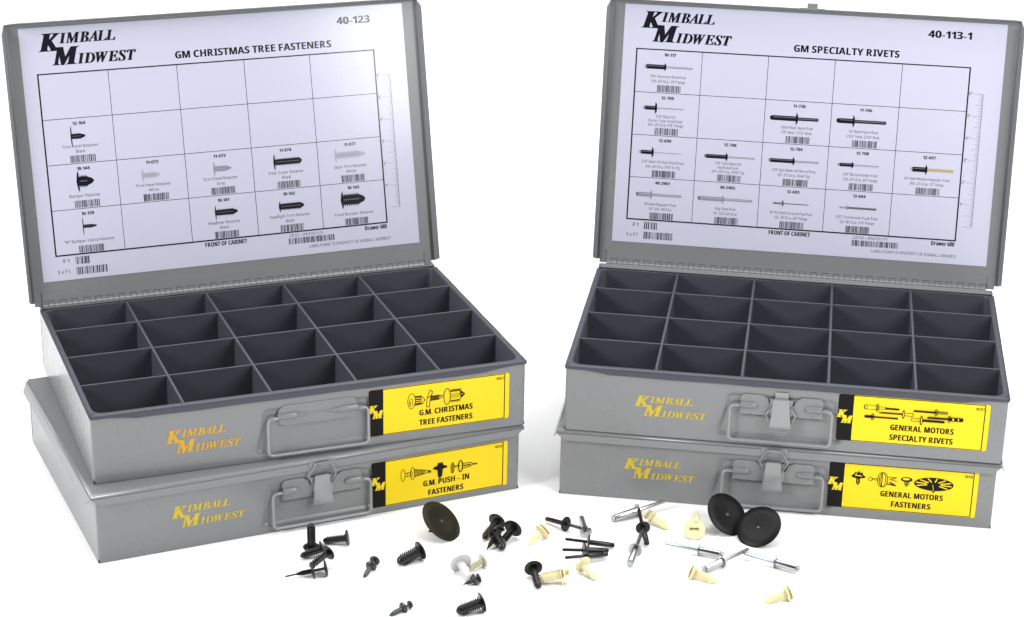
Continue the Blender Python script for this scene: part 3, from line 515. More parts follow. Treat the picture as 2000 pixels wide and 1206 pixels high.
def up_print(o, y=-.006):            # print part standing on the front wall: its own x, y become x, z
    o.location = Vector((0, y, 0)) * K; o.rotation_euler = (R(90), 0, 0); return o
def front_sticker(root, dx, dz, num, lines, draw, scale=1.):
    b = MB(); x0, x1, z0, z1 = 2.20 + dx, 8.27 + dx, .42 + dz, 2.47 + dz
    b.prism(rounded(rect(x0, x1, z0, z1), .10, 5), 0, .008, 0)
    b.add([(x, y, .0088) for x, y in rounded(rect(x0, x0 + .62, z0, z1), [.10, 0, 0, .10], 5)], [list(range(len(rounded(rect(x0, x0 + .62, z0, z1), [.10, 0, 0, .10], 5))))], 1)
    st = up_print(b.build('front_sticker', ['yellow', 'vblack'], root), -.004)
    p = Print(.0100); f = .035
    p.fill(rect(x0 + .62, x1 - .2, z1 - .045, z1 - .012)); p.fill(rect(x0 + .62, x1 - .2, z0 + .012, z0 + .04)); p.fill(rect(x1 - .225, x1 - .185, z0 + .012, z1 - .012))
    p.build('sticker_border', ['vblack'], st)
    p = Print(.0110); p.text('K', x0 - .03, x0 + .36, z0 + 1.02, .34, 'bi', .02); p.text('M', x0 + .16, x0 + .62, z0 + .78, .34, 'bi', .02)
    p.build('monogram', ['yellow'], st)
    for (t, a, c, z, h) in lines:
        p = Print(.0110); p.text(t, a + dx, c + dx, z + dz, h, 'sb', .012); p.build('sticker_lettering', ['vblack'], st)
    p = Print(.0110); p.text(num, 7.70 + dx, 8.02 + dx, 2.20 + dz, .12, 'sr', .01)
    p.build('sticker_number', ['vblack'], st)
    p = Print(.0110); draw(p, dx, dz); p.build('fastener_drawing', ['vblack', 'yellow'], st)

def draw_trees(p, dx, dz):
    w = .028
    x, z = 4.02 + dx, 1.76 + dz                                      # round clip
    p.ell(x, z, .16, .34, w); p.ell(x - .02, z - .06, .07, .16, w * .8); p.ell(x - .06, z - .10, .03, .06, w * .7)
    for k in range(4): p.line([(x + .17, z - .15 + k * .1), (x + .42, z - .13 + k * .09)], .045 if k % 2 else .06)
    p.line([(x + .16, z + .2), (x + .42, z + .18), (x + .58, z + .0), (x + .46, z - .18), (x + .14, z - .2)], w)
    x = 4.72 + dx; z = 1.78 + dz                                     # winged clip
    p.line([(x + .1, z + .38), (x - .02, z + .1), (x - .06, z - .34), (x + .06, z - .38), (x + .1, z - .1), (x + .2, z + .3), (x + .1, z + .38)], w)
    p.line([(x + .02, z + .05), (x + .14, z + .12)], .04)
    for k in range(7): p.line([(x + .14 + .05 * k, z - .08), (x + .18 + .05 * k, z + .09)], .034)
    p.line([(x + .5, z + .06), (x + .64, z + .08)], w); p.line([(x + .5, z - .05), (x + .64, z + .02)], w); p.line([(x + .1, z + .1), (x + .5, z + .1)], w); p.line([(x + .1, z - .09), (x + .5, z - .08)], w)
    x = 5.55 + dx; z = 1.77 + dz                                     # large clip
    p.ell(x, z, .14, .36, w)
    p.line([(x + .13, z + .2), (x + .55, z + .22), (x + .76, z + .02), (x + .55, z - .2), (x + .12, z - .22)], w)
    p.line([(x + .58, z + .14), (x + .74, z + .04), (x + .62, z - .08), (x + .58, z + .14)], .05)
    for k in range(8):
        p.line([(x + .16 + .055 * k, z + .2), (x + .20 + .055 * k, z + .28)], .03); p.line([(x + .16 + .05 * k, z - .2), (x + .19 + .05 * k, z - .27)], .026)
    for k in range(3): p.line([(x + .16, z - .08 + k * .08), (x + .56, z - .06 + k * .07)], .016)
def draw_push(p, dx, dz):
    w = .028; x = 3.58 + dx; z = 1.58 + dz
    p.ell(x, z, .09, .27, w); p.line([(x + .1, z + .07), (x + .32, z + .08)], w); p.line([(x + .1, z - .07), (x + .32, z - .07)], w)
    p.line([(x + .2, z - .1), (x + .2, z + .1)], .02); p.ell(x + .42, z + .02, .09, .28, w); p.ell(x + .36, z + .02, .04, .12, w)
    for k in range(8): p.line([(x + .5 + .06 * k, z - .13 + .01 * k), (x + .53 + .06 * k, z + .15 - .013 * k)], .03)
    p.line([(x + .5, z + .18), (x + .95, z + .08), (x + 1.2, z - .02), (x + .95, z - .08), (x + .5, z - .14)], w); p.ell(x + 1.18, z - .02, .05, .05, .03)
    x = 5.22 + dx; z = 1.64 + dz                                     # solid black clip
    p.fill([(x - .33, z), (x - .26, z + .08), (x - .12, z + .12), (x - .1, z + .24), (x + .12, z + .24), (x + .14, z + .12), (x + .28, z + .06), (x + .34, z - .02), (x + .12, z - .06), (x + .1, z - .36), (x + .02, z - .46), (x - .06, z - .44), (x - .1, z - .34), (x - .12, z - .08)])
    x = 5.78 + dx; z = 1.54 + dz
    p.ell(x, z, .07, .24, w); p.ell(x + .02, z, .035, .2, w); p.line([(x + .08, z + .05), (x + .3, z + .06)], .05)
    p.ell(x + .36, z + .02, .09, .26, .045); p.line([(x + .45, z + .12), (x + .8, z + .12), (x + .9, z + .04), (x + 1.1, z + .03)], w)
    p.line([(x + .45, z - .1), (x + .8, z - .06), (x + .9, z + .0), (x + 1.1, z + .0)], w); p.line([(x + .48, z + .02), (x + .8, z + .02)], .05)
def draw_rivet2d(p, x0, xf, x1, z, rb, rf, rm, solid, w=.02, flip=False):
    def seg(a, b, r, fill):
        if fill: p.fill(rect(min(a, b), max(a, b), z - r, z + r))
        p.line([(a, z - r), (b, z - r), (b, z + r), (a, z + r), (a, z - r)], w)
    seg(x0, xf, rb, solid & 1); seg(xf, x1, rm, solid & 2); p.ell(xf, z, .05, rf, None if solid & 4 else .03)
    if solid & 4: p.ell(xf + .005, z, .02, rf * .7, None, 1)
def draw_rivets(p, dx, dz):
    a = lambda *q: draw_rivet2d(p, q[0] + dx, q[1] + dx, q[2] + dx, q[3] + dz, *q[4:])
    a(3.27, 3.78, 4.10, 2.07, .09, .17, .05, 0); p.ell(3.30 + dx, 2.07 + dz, .06, .10, .02); p.fill(rect(4.1 + dx, 4.66 + dx, 2.03 + dz, 2.1 + dz))
    for k in range(6): p.line([(4.1 + .09 * k + dx, 2.01 + dz), (4.14 + .09 * k + dx, 2.12 + dz)], .024)
    a(5.23, 4.84, 3.87, 1.87, .06, .20, .028, 4); p.line([(3.95 + dx, 1.87 + dz), (4.8 + dx, 1.87 + dz)], .02)
    a(3.30, 3.61, 4.62, 1.66, .05, .14, .025, 3); a(6.58, 6.13, 5.24, 2.06, .055, .14, .03, 2)
    p.line([(6.2 + dx, 2.07 + dz), (6.55 + dx, 2.07 + dz)], .03)
    a(5.16, 5.57, 6.49, 1.67, .06, .22, .04, 6); a(7.22, 6.67, 5.81, 1.82, .07, .14, .03, 3)
    p.fill(rect(6.8 + dx, 6.86 + dx, 1.77 + dz, 1.87 + dz), 1); p.fill(rect(7.02 + dx, 7.06 + dx, 1.77 + dz, 1.87 + dz), 1)
def draw_clips(p, dx, dz):
    w = .026; x, z = 3.40 + dx, 1.90 + dz
    p.fill([(x - .30, z), (x - .2, z + .08), (x - .12, z + .2), (x - .04, z + .14), (x + .0, z + .26), (x + .08, z + .14), (x + .16, z + .2), (x + .18, z + .08), (x + .32, z - .02), (x + .22, z - .08), (x + .08, z - .1), (x + .08, z - .3), (x + .0, z - .42), (x - .08, z - .3), (x - .08, z - .1), (x - .22, z - .08)])
    p.fill([(x - .16, z + .01), (x + .18, z), (x + .1, z + .04), (x - .1, z + .05)], 1); p.line([(x, z - .14), (x, z - .32)], .02, 1); p.ell(x - .1, z + .09, .03, .03, None, 1)
    x = 3.90 + dx; z = 1.82 + dz
    p.ell(x, z, .07, .09, w); p.line([(x + .07, z + .03), (x + .3, z + .03)], w); p.line([(x + .07, z - .03), (x + .3, z - .03)], w)
    p.ell(x + .46, z, .17, .33, w); p.ell(x + .53, z, .17, .33, w); p.ell(x + .44, z, .05, .07, w)
    p.line([(x + .46, z + .33), (x + .46, z + .1)], .045); p.line([(x + .46, z - .33), (x + .46, z - .1)], .045)
    p.line([(x + .7, z + .15), (x + 1.06, z + .14), (x + .8, z + .04), (x + 1.08, z - .02)], w); p.line([(x + .68, z - .16), (x + 1.04, z - .22), (x + .8, z - .08)], .05)
    x = 5.37 + dx; z = 1.86 + dz
    p.ell(x, z + .06, .24, .11); p.ell(x - .02, z + .08, .15, .05, None, 1); p.fill([(x - .09, z), (x + .1, z), (x + .1, z - .18), (x + .01, z - .27), (x - .08, z - .18)])
    for k in range(3): p.line([(x - .08, z - .05 - .06 * k), (x + .08, z - .08 - .06 * k)], .014, 1)
    x = 6.48 + dx; z = 1.80 + dz
    p.ell(x, z, .80, .30, n=32)
    for k in range(12):
        a = 2 * math.pi * (k + .5) / 12 + .1
        if math.sin(a) < -.75: continue
        p.line([(x + .3 * math.cos(a), z + .11 * math.sin(a)), (x + .72 * math.cos(a), z + .265 * math.sin(a))], .045, 1)
    p.fill([(x - .12, z + .02), (x + .02, z + .1), (x + .14, z + .02), (x + .1, z - .26), (x + .02, z - .40), (x - .08, z - .26)]); p.line([(x - .04, z - .02), (x + .01, z - .3)], .02, 1)

# ---- the chart glued inside an open lid
GX, GY, GW, GH = -.42, 2.10, 14.955, 7.81
def chart(root, lidloc, tilt, title, num, lidno, cells, seed, dx=0., roll=0.):
    hw, y0, y1 = 8.535, 1.02, 11.90
    c = MB(); c.prism([(-hw, y0), (hw, y0), (hw, y1), (-hw, y1)], .002, .012, 0)
    n = Vector((0, -math.sin(tilt), math.cos(tilt)))
    lab = c.build('chart_label', ['paper'], root, Vector(lidloc) + Vector((dx, 0, 0)), (tilt, 0, 0))
    cw, ch = GW / 5, GH / 4; gx0 = GX - GW / 2; yt = GY + GH
    g = Print(.0135)
    for i in range(1, 5): g.fill(rect(gx0 + i * cw - .011, gx0 + i * cw + .011, GY, yt), 0)
    for j in range(1, 4): g.fill(rect(gx0, gx0 + GW, GY + j * ch - .011, GY + j * ch + .011), 0)
    for a in (rect(gx0 - .03, gx0 + .03, GY - .03, yt + .03), rect(gx0 + GW - .03, gx0 + GW + .03, GY - .03, yt + .03)): g.fill(a, 0)
    for a in (rect(gx0, gx0 + GW, GY - .03, GY + .03), rect(gx0, gx0 + GW, yt - .025, yt + .025)): g.fill(a, 0)
    g.build('chart_grid', ['ink'], lab)
    g = Print(.0135); rx_, ry = 7.73, 2.76
    g.fill(rect(rx_ - .008, rx_ + .008, ry, ry + 6)); 
    for k in range(97):
        ln = .42 if k % 16 == 0 else .3 if k % 8 == 0 else .2 if k % 4 == 0 else .14 if k % 2 == 0 else .09
        y = ry + k / 16; g.add([(rx_ - ln, y - .005, g.z), (rx_, y - .005, g.z), (rx_, y + .005, g.z), (rx_ - ln, y + .005, g.z)], [(0, 1, 2, 3)])
    for k in range(1, 7): g.text('%d"' % k, rx_ - .62, rx_ - .47, ry + k - .06, .14, 'sr')
    g.build('ruler_scale', ['ink'], lab)
    g = Print(.0135); logo(g, -7.72, 10.26, 4.08); g.build('logo', ['ink'], lab)
    g = Print(.0135); g.text(title[0], title[1], title[2], 10.17, .31, 'sb', .01); g.build('heading', ['ink'], lab)
    g = Print(.0135); g.text(num[0], num[1], num[2], 11.15, .32, 'sb', .012)
    g.build('chart_number', ['ink'], lab)
    for q in (('FRONT OF CABINET', -1.36, .52, 1.82, .19, 'sb', .01), (lidno, 2.47, 4.02, 1.88, .12, 'sr'),
              ('LABEL/CHART IS PROPERTY OF KIMBALL MIDWEST', 3.35, 7.18, 1.31, .13, 'sr'), ('Drawer 680', 6.0, 7.03, 1.83, .19, 'sb', .01),
              ('F1', -7.60, -7.36, 1.77, .16, 'sr'), ('3 x F1', -7.9, -7.38, 1.31, .16, 'sr')):
        g = Print(.0135); g.text(*q); g.build('footer_lettering', ['ink'], lab)
    for (a, b_, c_, d_) in ((-7.08, -6.46, 1.66, 1.99), (-7.08, -5.72, 1.21, 1.54), (2.43, 4.54, 1.55, 1.82)):
        g = Print(.0135); seed += 1; g.bars(a, b_, c_, d_, seed, 0, .026); g.build('barcode', ['ink'], lab)
    for (r_, cc, no, cap_, pic) in cells:
        cx = gx0 + (cc + .5) * cw; ty = yt - r_ * ch
        g = Print(.0135); g.text(no, cx + .04, None, ty - .29, .135, 'sb', .012, 0, 1.0); g.build('item_number', ['ink'], lab)
        ys = {1: [-1.46], 2: [-1.27, -1.49], 3: [-1.14, -1.33, -1.52]}[len(cap_)]
        for t, y in zip(cap_, ys):
            g = Print(.0135); g.text(t, cx, None, ty + y, .128 if dx_left(root) else .125, 'sr', .0, 0, .93 if dx_left(root) else .74); g.build('caption_line', ['ink'], lab)
        seed += 1; g = Print(.0135); bw = .55
        g.bars(cx + .08 - bw, cx + .08 + bw, ty - 1.91, ty - 1.60, seed); g.build('barcode', ['ink'], lab)
        g = Print(.0135); pic(g, cx, ty - .78); g.build('product_picture', ['ink', 'pgrey', 'plight', 'pwhite', 'pgold'], lab)
    return lab
def dx_left(root): return root['side'] == 'left'
def pic_tree(L, rs, rh, col=0, n=9, x=-.34, tip=.22, ht=.06, dy=0.):
    def f(p, cx, cy):
        x0 = cx + x; cy += dy
        p.fill([(x0 - ht, cy), (x0 - ht * .5, cy + rh * .7), (x0 + .02, cy + rh), (x0 + .03, cy + rh * .6), (x0 + .03, cy - rh * .6), (x0 + .02, cy - rh), (x0 - ht * .5, cy - rh * .7)], col)
        p.fill([(x0 + .03, cy - rs * .7), (x0 + L - tip, cy - rs * .7), (x0 + L - tip * .3, cy - rs * .4), (x0 + L, cy), (x0 + L - tip * .3, cy + rs * .4), (x0 + L - tip, cy + rs * .7), (x0 + .03, cy + rs * .7)], col)
        st = (L - tip - .06) / n
        for k in range(n):
            a = x0 + .06 + k * st
            for s in (-1, 1): p.fill([(a + st * .1, cy + s * rs * .68), (a + st * .9, cy + s * rs * .68), (a + st * .15, cy + s * rs)], col)
        p.fill(rect(x0 + .05, x0 + L - tip, cy - rs * .04, cy + rs * .10), {0: 1, 2: 3, 3: 2}.get(col, 0))
    return f
def pic_rivet(x0, xf, x1, rb, rf, rm, cb=0, cf=0, cm=2, dy=0., head=None):
    def f(p, cx, cy):
        a, m, e = cx + x0, cx + xf, cx + x1; cy += dy
        p.fill(rect(m, e - .03, cy - rm, cy + rm), cm); p.fill([(e - .03, cy - rm), (e, cy - rm * .4), (e, cy + rm * .4), (e - .03, cy + rm)], cm)
        p.fill(rect(m, e - .05, cy - rm * .2, cy + rm * .5), 3 if cm == 2 else 1 if cm == 0 else cm)
        if head is not None: p.ell(a - .03, cy, .07, rb * .9, None, head)
        p.fill([(a, cy - rb), (m, cy - rb), (m, cy + rb), (a, cy + rb)], cb); p.fill(rect(a + .05, m, cy + rb * .2, cy + rb * .55), {0: 1, 2: 3, 4: 3}.get(cb, 3))
        p.fill([(m - .02, cy - rf), (m + .05, cy - rf * .5), (m + .06, cy), (m + .05, cy + rf * .5), (m - .02, cy + rf), (m - .05, cy)], cf)
    return f

def storage_box(side, loc, yaw, label, open_, lidp, hx, kind, catch):
    r = empty('storage_box', loc, yaw, label, 'storage box', 'grey steel fastener boxes in two stacks'); r['side'] = side
    body(r, open_, hx)
    handle_group(r, hx, kind)
    if open_: tray(r)
    lid(r, lidp[0], lidp[1], catch, hx, open_)
    return r
def painted(root, x, z, w, m, h=1.):
    p = Print(.004); p.T = Matrix.Translation((x, z, 0)) @ Matrix.Diagonal((1, h, 1, 1)); logo(p, 0, 0, w, 0, .008)
    up_print(p.build('painted_logo', [m], root), -.002)

LL = storage_box('left', (-8.6712, -2.1628, 0), .4334, 'closed grey steel box at the bottom of the left stack, sticker reading PUSH-IN FASTENERS', False, ((0, 12.0, 2.965), math.pi), .22, 'closed', True)
front_sticker(LL, .17, -.13, '40124', [('G.M. PUSH – IN', 4.48, 6.53, 1.01, .25), ('FASTENERS', 4.71, 6.27, .57, .25)], lambda p, dx, dz: draw_push(p, dx, dz + .1))
painted(LL, -6.02, .95, 3.0, 'paint', .95)
LU = storage_box('left', (-8.6775, -1.7684, 3.0314), .3775, 'open grey steel box with upright lid chart headed GM CHRISTMAS TREE FASTENERS', True, ((-.17, 11.836, 2.99), 1.3202), .08, 'plain', False)
tl = [(1, 0, '12-164', ['Trim Panel Retainer', 'Black'], pic_tree(.62, .14, .48, 0, 6, -.34, .2, .03)),
      (2, 0, '10-144', ['Bumper Retainer'], pic_tree(.68, .28, .48, 0, 6, -.22, .3, .09)),
      (2, 1, '11-072', ['Trim Panel Retainer', 'White'], pic_tree(.78, .14, .34, 3, 9, -.42, .22, .06)),
      (2, 2, '11-073', ['Trim Panel Retainer', 'Gray'], pic_tree(.78, .14, .34, 2, 9, -.24, .22, .05)),
      (2, 3, '11-074', ['Pillar Cover Retainer', 'Black'], pic_tree(1.26, .17, .38, 0, 16, -.50, .1, .06, .05)),
      (2, 4, '11-077', ['Door Trim Retainer', 'White'], pic_tree(1.40, .17, .34, 3, 8, -.66, .3, .06, .1)),
      (3, 0, '10-139', ['"W" Bumper Fascia Retainer'], pic_tree(.62, .09, .42, 0, 3, -.22, .2, .01)),
      (3, 2, '10-141', ['Headliner Retainer', 'Black'], pic_tree(1.02, .16, .34, 0, 13, -.36, .2, .03, .02)),
      (3, 3, '10-142', ['Headlight Trim Retainer', 'Black'], pic_tree(1.12, .17, .26, 0, 13, -.42, .16, .06)),
      (3, 4, '10-143', ['Front Bumper Retainer'], pic_tree(1.08, .30, .42, 0, 7, -.50, .3, .1, .02))]
chart(LU, (-.17, 11.836, 2.99), 1.3202, ('GM CHRISTMAS TREE FASTENERS', -1.93, 5.10), ('40-123', 5.45, 6.98), 'LID123 - UPDATED 1/23', tl, 100, -.02)
front_sticker(LU, 0, -.02, '40123', [('G.M. CHRISTMAS', 4.36, 6.66, 1.07, .25), ('TREE FASTENERS', 4.36, 6.66, .63, .25)], draw_trees)
painted(LU, -6.10, .84, 3.0, 'paint2')

RL = storage_box('right', (10.1119, .0959, 0), -.1271, 'closed grey steel box at the bottom of the right stack, sticker GENERAL MOTORS FASTENERS', False, ((0, 12.0, 2.965), math.pi), -.08, 'closed', True)
front_sticker(RL, .02, .02, '40108', [('GENERAL MOTORS', 4.36, 6.90, 1.07, .25), ('FASTENERS', 4.83, 6.43, .63, .25)], draw_clips)
painted(RL, -6.30, 1.01, 3.0, 'paint', .9)
RU = storage_box('right', (10.2402, -.012, 3.0314), -.1312, 'open grey steel box with upright lid chart headed GM SPECIALTY RIVETS', True, ((.03, 12.273, 2.97), 1.3692), -.08, 'open', True)
tr = [(0, 0, '10-117', ['3/16" Aluminum Blind Rivet', '.039-.350 Grip, 3/8" Flange'], pic_rivet(-1.0, -.16, 1.10, .10, .18, .045, head=2)),
      (1, 0, '12-709', ['3/16" Black A/S', 'Rocker Cover Panel Rivet', '.062-.250 Grip, 9/16" Flange'], pic_rivet(-.96, -.47, .80, .09, .29, .03, head=2, dy=.08)),
      (1, 2, '11-738', ['15/64" Black Nylon Rivet', '5/8" Head, 1-5/32" Body'], pic_rivet(-1.15, -.04, .94, .11, .30, .075, cm=0, head=0, dy=-.02)),
      (1, 3, '11-746', ['1/4" Black Nylon Rivet', '21/32" Head, 23/32" Body'], pic_rivet(-1.15, -.48, .98, .11, .30, .075, cm=0, head=0, dy=.03)),
      (2, 0, '12-699', ['3/16" Black A/S Heat Shield Rivet', '.046-.203 Grip, 9/16" XL Flg.'], pic_rivet(-1.02, -.5, .85, .09, .26, .02, head=2)),
      (2, 1, '12-706', ['3/16" Split Black A/A', 'Hood Seal Rivet', '.047-.250 Grip, 29/64" Flg.'], pic_rivet(-1.02, -.1, 1.2, .09, .2, .04, head=1)),
      (2, 2, '12-704', ['3/16" Split Black A/A Mirror Rivet', '.187-.375 Grip, 29/64" Flg.'], pic_rivet(-1.10, -.05, 1.1, .09, .2, .045, head=2)),
      (2, 3, '12-708', ['3/16" Blk A/A Fender Rivet', '.250-.375 Grip, 3/8" Flange'], pic_rivet(-.95, -.38, .82, .08, .16, .035, head=2)),
      (2, 4, '12-697', ['1/4" Steel Window Regulator Rivet', '.093-.125 Grip, 1/2" Flange'], pic_rivet(-.68, -.07, 1.15, .11, .24, .07, cm=4, head=4)),
      (3, 0, '48-2901', ['Window Regulator Rivet', '1/4" .030-.140 Grip'], pic_rivet(-1.05, -.45, .95, .10, .24, .06, 2, 2, 2, head=1)),
      (3, 1, '48-2902', ['Stop Glass Rivet', '1/4" .520-.620 Grip'], pic_rivet(-1.2, -.14, 1.22, .10, .21, .06, 2, 2, 2, head=1)),
      (3, 2, '12-693', ['1/8" A/S Multi-Purpose Pop Rivet', '.125-.187 Grip, 3/8" Flange'], pic_rivet(-.75, -.4, .78, .045, .16, .022, 1, 1, 1, head=1)),
      (3, 3, '12-694', ['5/32" Countersunk Trunk Rivet', '.125-.187 Grip, 5/16" Flange'], pic_rivet(-.82, -.47, .86, .04, .12, .05, 2, 2, 1))]
chart(RU, (.03, 12.273, 2.97), 1.3692, ('GM SPECIALTY RIVETS', -.81, 3.89), ('40-113-1', 5.10, 7.0), 'LID1131 - UPDATED 1/11', tr, 300, .04)
front_sticker(RU, .02, .09, '401131', [('GENERAL MOTORS', 4.36, 6.90, 1.04, .25), ('SPECIALTY RIVETS', 4.36, 6.90, .60, .25)], lambda p, dx, dz: draw_rivets(p, dx, dz - .09))
painted(RU, -6.10, .90, 3.0, 'paint', .9)
for o in (LL, LU, RL, RU): del o['side']

# ------------------------------------------------------------------ loose fasteners on the floor
GB = 'loose fasteners scattered in front of the boxes'
def thing_axis(name, p0, p1, label, cat, roll=0., group=GB):
    """empty at the middle of the head, its z axis running from head p0 towards tip p1"""
    o = empty(name, p0, 0, label, cat, group); d = Vector(p1) - Vector(p0)
    q = Vector((0, 0, 1)).rotation_difference(d.normalized()) @ Quaternion((0, 0, 1), roll)
    o.rotation_mode = 'QUATERNION'; o.rotation_quaternion = q
    return o, d.length
def roll_to_camera(t):
    q = t.rotation_quaternion; c = q.inverted() @ (Vector((0, -80, 40.54)) * K - t.location)
    t.rotation_quaternion = q @ Quaternion((0, 0, 1), math.atan2(c.y, c.x) - math.pi / 2)
def head_disc(t, Rh, mat_, th=.07, dome=.05, name='head'):
    b = MB(); b.lathe([(th * .5, 0), (th * .5, Rh * .5), (th * .35, Rh * .96), (th * .1, Rh), (-th * .25, Rh * .97), (-th * .25 - dome * .5, Rh * .7), (-th * .25 - dome, Rh * .3), (-th * .25 - dome, 0)], 32)
    return b.build(name, [mat_], t)
def ribbed(t, L, rs, mat_, n=12, nose=.2, slots=False, name='ribbed_shaft', flat=1., taper=0.):
    prof = [(0.0, rs * .55), (.06, rs * .55)]; st = (L - nose - .08) / n
    for k in range(n):
        a = .08 + k * st; f = 1 - taper * k / n
        prof += [(a, -rs * f), (a + st * .34, -rs * f), (a + st * .45, -rs * .72 * f), (a + st * .98, -rs * .72 * f)]
    f = 1 - taper
    prof += [(L - nose, rs * .78 * f), (L - nose * .6, rs * .68 * f), (L - nose * .25, rs * .42 * f), (L - .02, rs * .18 * f), (L, .0)]
    def fn(z, a, r):
        c = abs(math.cos(a)); s_ = abs(math.sin(a))
        if r < 0:
            r = -r
            if s_ > .80: return rs * .62
            if slots and c > .93: return rs * .5
            return r
        return r
    b = MB(); b.lathe(prof, 24, 0, fn, False, 1, flat); return b.build(name, [mat_], t)
def retainer(p0, p1, Rh, rs, label, m='black', n=12, nose=.2, slots=False, roll=0., flat=1., hm=None, nm='push_retainer', cat='fastener', dome=.05):
    t, L = thing_axis(nm, p0, p1, label, cat, roll)
    head_disc(t, Rh, hm or m, .07, dome); ribbed(t, L, rs * 1.1, m, max(6, int(n * .8)), nose * .8, slots, 'ribbed_shaft', flat); return t
def push_pin(p0, zf, p1, Rh, Rf, rb, label, m='black', body_len=None, needle=.0):
    t, L = thing_axis('push_pin', p0, p1, label, 'fastener')
    b = MB(); b.lathe([(-.06, 0), (-.055, Rh * .5), (-.03, Rh * .92), (.01, Rh), (.05, Rh * .9), (.075, Rh * .4), (.08, 0)], 26); b.build('pin_head', [m], t)
    b = MB(); b.lathe([(.04, rb * .5), (zf, rb * .5)], 12)
    k = 0
    while .08 + k * .07 < zf - .04: b.lathe([(.08 + k * .07, rb * .5), (.09 + k * .07, rb * .68), (.12 + k * .07, rb * .5)], 12); k += 1
    b.build('pin_stem', [m], t)
    b = MB(); b.lathe([(zf - .01, 0), (zf - .04, Rf * .6), (zf - .05, Rf * .97), (zf - .02, Rf), (zf + .02, Rf * .93), (zf + .07, Rf * .4), (zf + .08, 0)], 26); b.build('flange', [m], t)
    b = MB(); e = L - needle
    b.lathe([(zf + .04, rb), (zf + .04 + (e - zf) * .55, rb * 1.02), (zf + (e - zf) * .8, rb * .7), (e - .02, rb * .34 if needle else rb * .25), (L - .03, rb * .34 if needle else rb * .2), (L, 0)], 20, 0,
            (lambda z, a, r: r * (.72 if abs(math.sin(2 * a)) > .93 and z < zf + (e - zf) * .75 else 1)), True)
    b.build('split_shank', [m], t); return t
def rivet(pb, pf, pm, Rf, rb, rm, label, mb='black', mm=None, bulb=False, nm='blind_rivet'):
    """pb end of the body, pf flange, pm end of the mandrel"""
    mm = mm or mb; d1 = (Vector(pb) - Vector(pf)); d2 = Vector(pm) - Vector(pf)
    ax = (d1.normalized() - d2.normalized()).normalized(); Lb, Lm = d1.length, d2.length
    t, _ = thing_axis(nm, pf, Vector(pf) + ax, label, 'rivet')
    b = MB(); b.lathe([(-.02, 0), (-.022, Rf * .55), (-.015, Rf * .9), (.0, Rf), (.028, Rf), (.036, Rf * .92), (.036, 0)], 32, 0, None, mb == 'black'); b.build('flange', [mb], t)
    b = MB()
    if bulb: b.lathe([(.04, rb), (Lb - .1, rb), (Lb - .08, rb * .93), (Lb - .08, 0)], 22)
    else: b.lathe([(.04, rb), (Lb * .72, rb), (Lb * .73, rb * .95), (Lb - .10, rb * .95), (Lb - .09, rb * 1.0), (Lb - .05, rb * .9), (Lb - .02, rb * .6), (Lb, 0)], 22)
    b.build('rivet_body', [mb], t)
    b = MB(); b.lathe([(-.04, rm), (-Lm + .05, rm), (-Lm + .02, rm * .8), (-Lm, rm * .3), (-Lm, 0)], 16)
    b.build('mandrel', [mm], t)
    if bulb:
        b = MB(); b.lathe([(Lb - .09, rb * .62), (Lb - .05, rb * .66), (Lb - .04, rb * .9), (Lb + .03, rb * .86), (Lb + .04, rb * .7), (Lb + .04, 0)], 18); b.build('mandrel_head', [mm], t)
    return t
def basket_disc(c, n, Rd, m, label, stem=.7):
    t, _ = thing_axis('large_disc_retainer', c, Vector(c) - Vector(n), label, 'fastener')
    b = MB()
    b.lathe([(.05, 0), (.05, Rd * .3), (.03, Rd * .6), (.055, Rd * .98), (.035, Rd), (.015, Rd * .985), (-.012, Rd * .62), (.0, Rd * .56), (-.01, .15), (-.004, .125), (.035, .10)], 56)
    b.build('disc', [m], t)
    b = MB(); b.lathe([(.034, .0), (.034, .11)], 16); b.build('hole_shade', ['gap'], t)  # dark disc painted as the shade inside the centre hole
    b = MB(); b.T = Matrix.Translation((.02, .03, 0)); b.lathe([(.0, 0), (.005, .016), (.02, .022), (.03, .022)], 10); b.build('hole_glint', ['glint'], t)  # pale bead added as a painted highlight in the hole
    b = MB(); b.lathe([(.04, .13), (stem * .7, .12), (stem * .75, .08), (stem, .05), (stem, 0)], 16); b.build('stem', [m], t); return t

# left group
retainer((-8.68, -4.17, .045), (-8.68, -4.17, 1.12), .34, .155, 'black ribbed retainer standing upright on its round head', n=15)
retainer((-7.27, -3.85, .32), (-8.27, -3.82, .13), .33, .15, 'black ribbed retainer lying with its round head to the right, beside the upright one', n=12)
retainer((-8.18, -4.86, .33), (-9.03, -5.19, .14), .33, .16, 'black ribbed retainer pointing left from under the upright one', n=9, nose=.25)
retainer((-7.87, -5.62, .58), (-8.50, -6.44, .36), .33, .17, 'thick black retainer lying on the pile, head to the upper right', n=11, slots=True)
push_pin((-7.87, -6.43, .33), .52, (-9.45, -6.70, .06), .33, .33, .105, 'long black push pin with two round flanges and a needle tip pointing left', needle=.42)
push_pin((-6.05, -5.47, .20), .42, (-6.40, -6.62, .06), .22, .23, .10, 'small black push pin standing apart, below the box logo, tip towards the viewer', 'dark')
retainer((-4.29, -4.90, .39), (-5.17, -5.56, .17), .39, .235, 'fat black bumper retainer left of the white round retainer', 'black', 12, .26, True, .6, dome=.08)
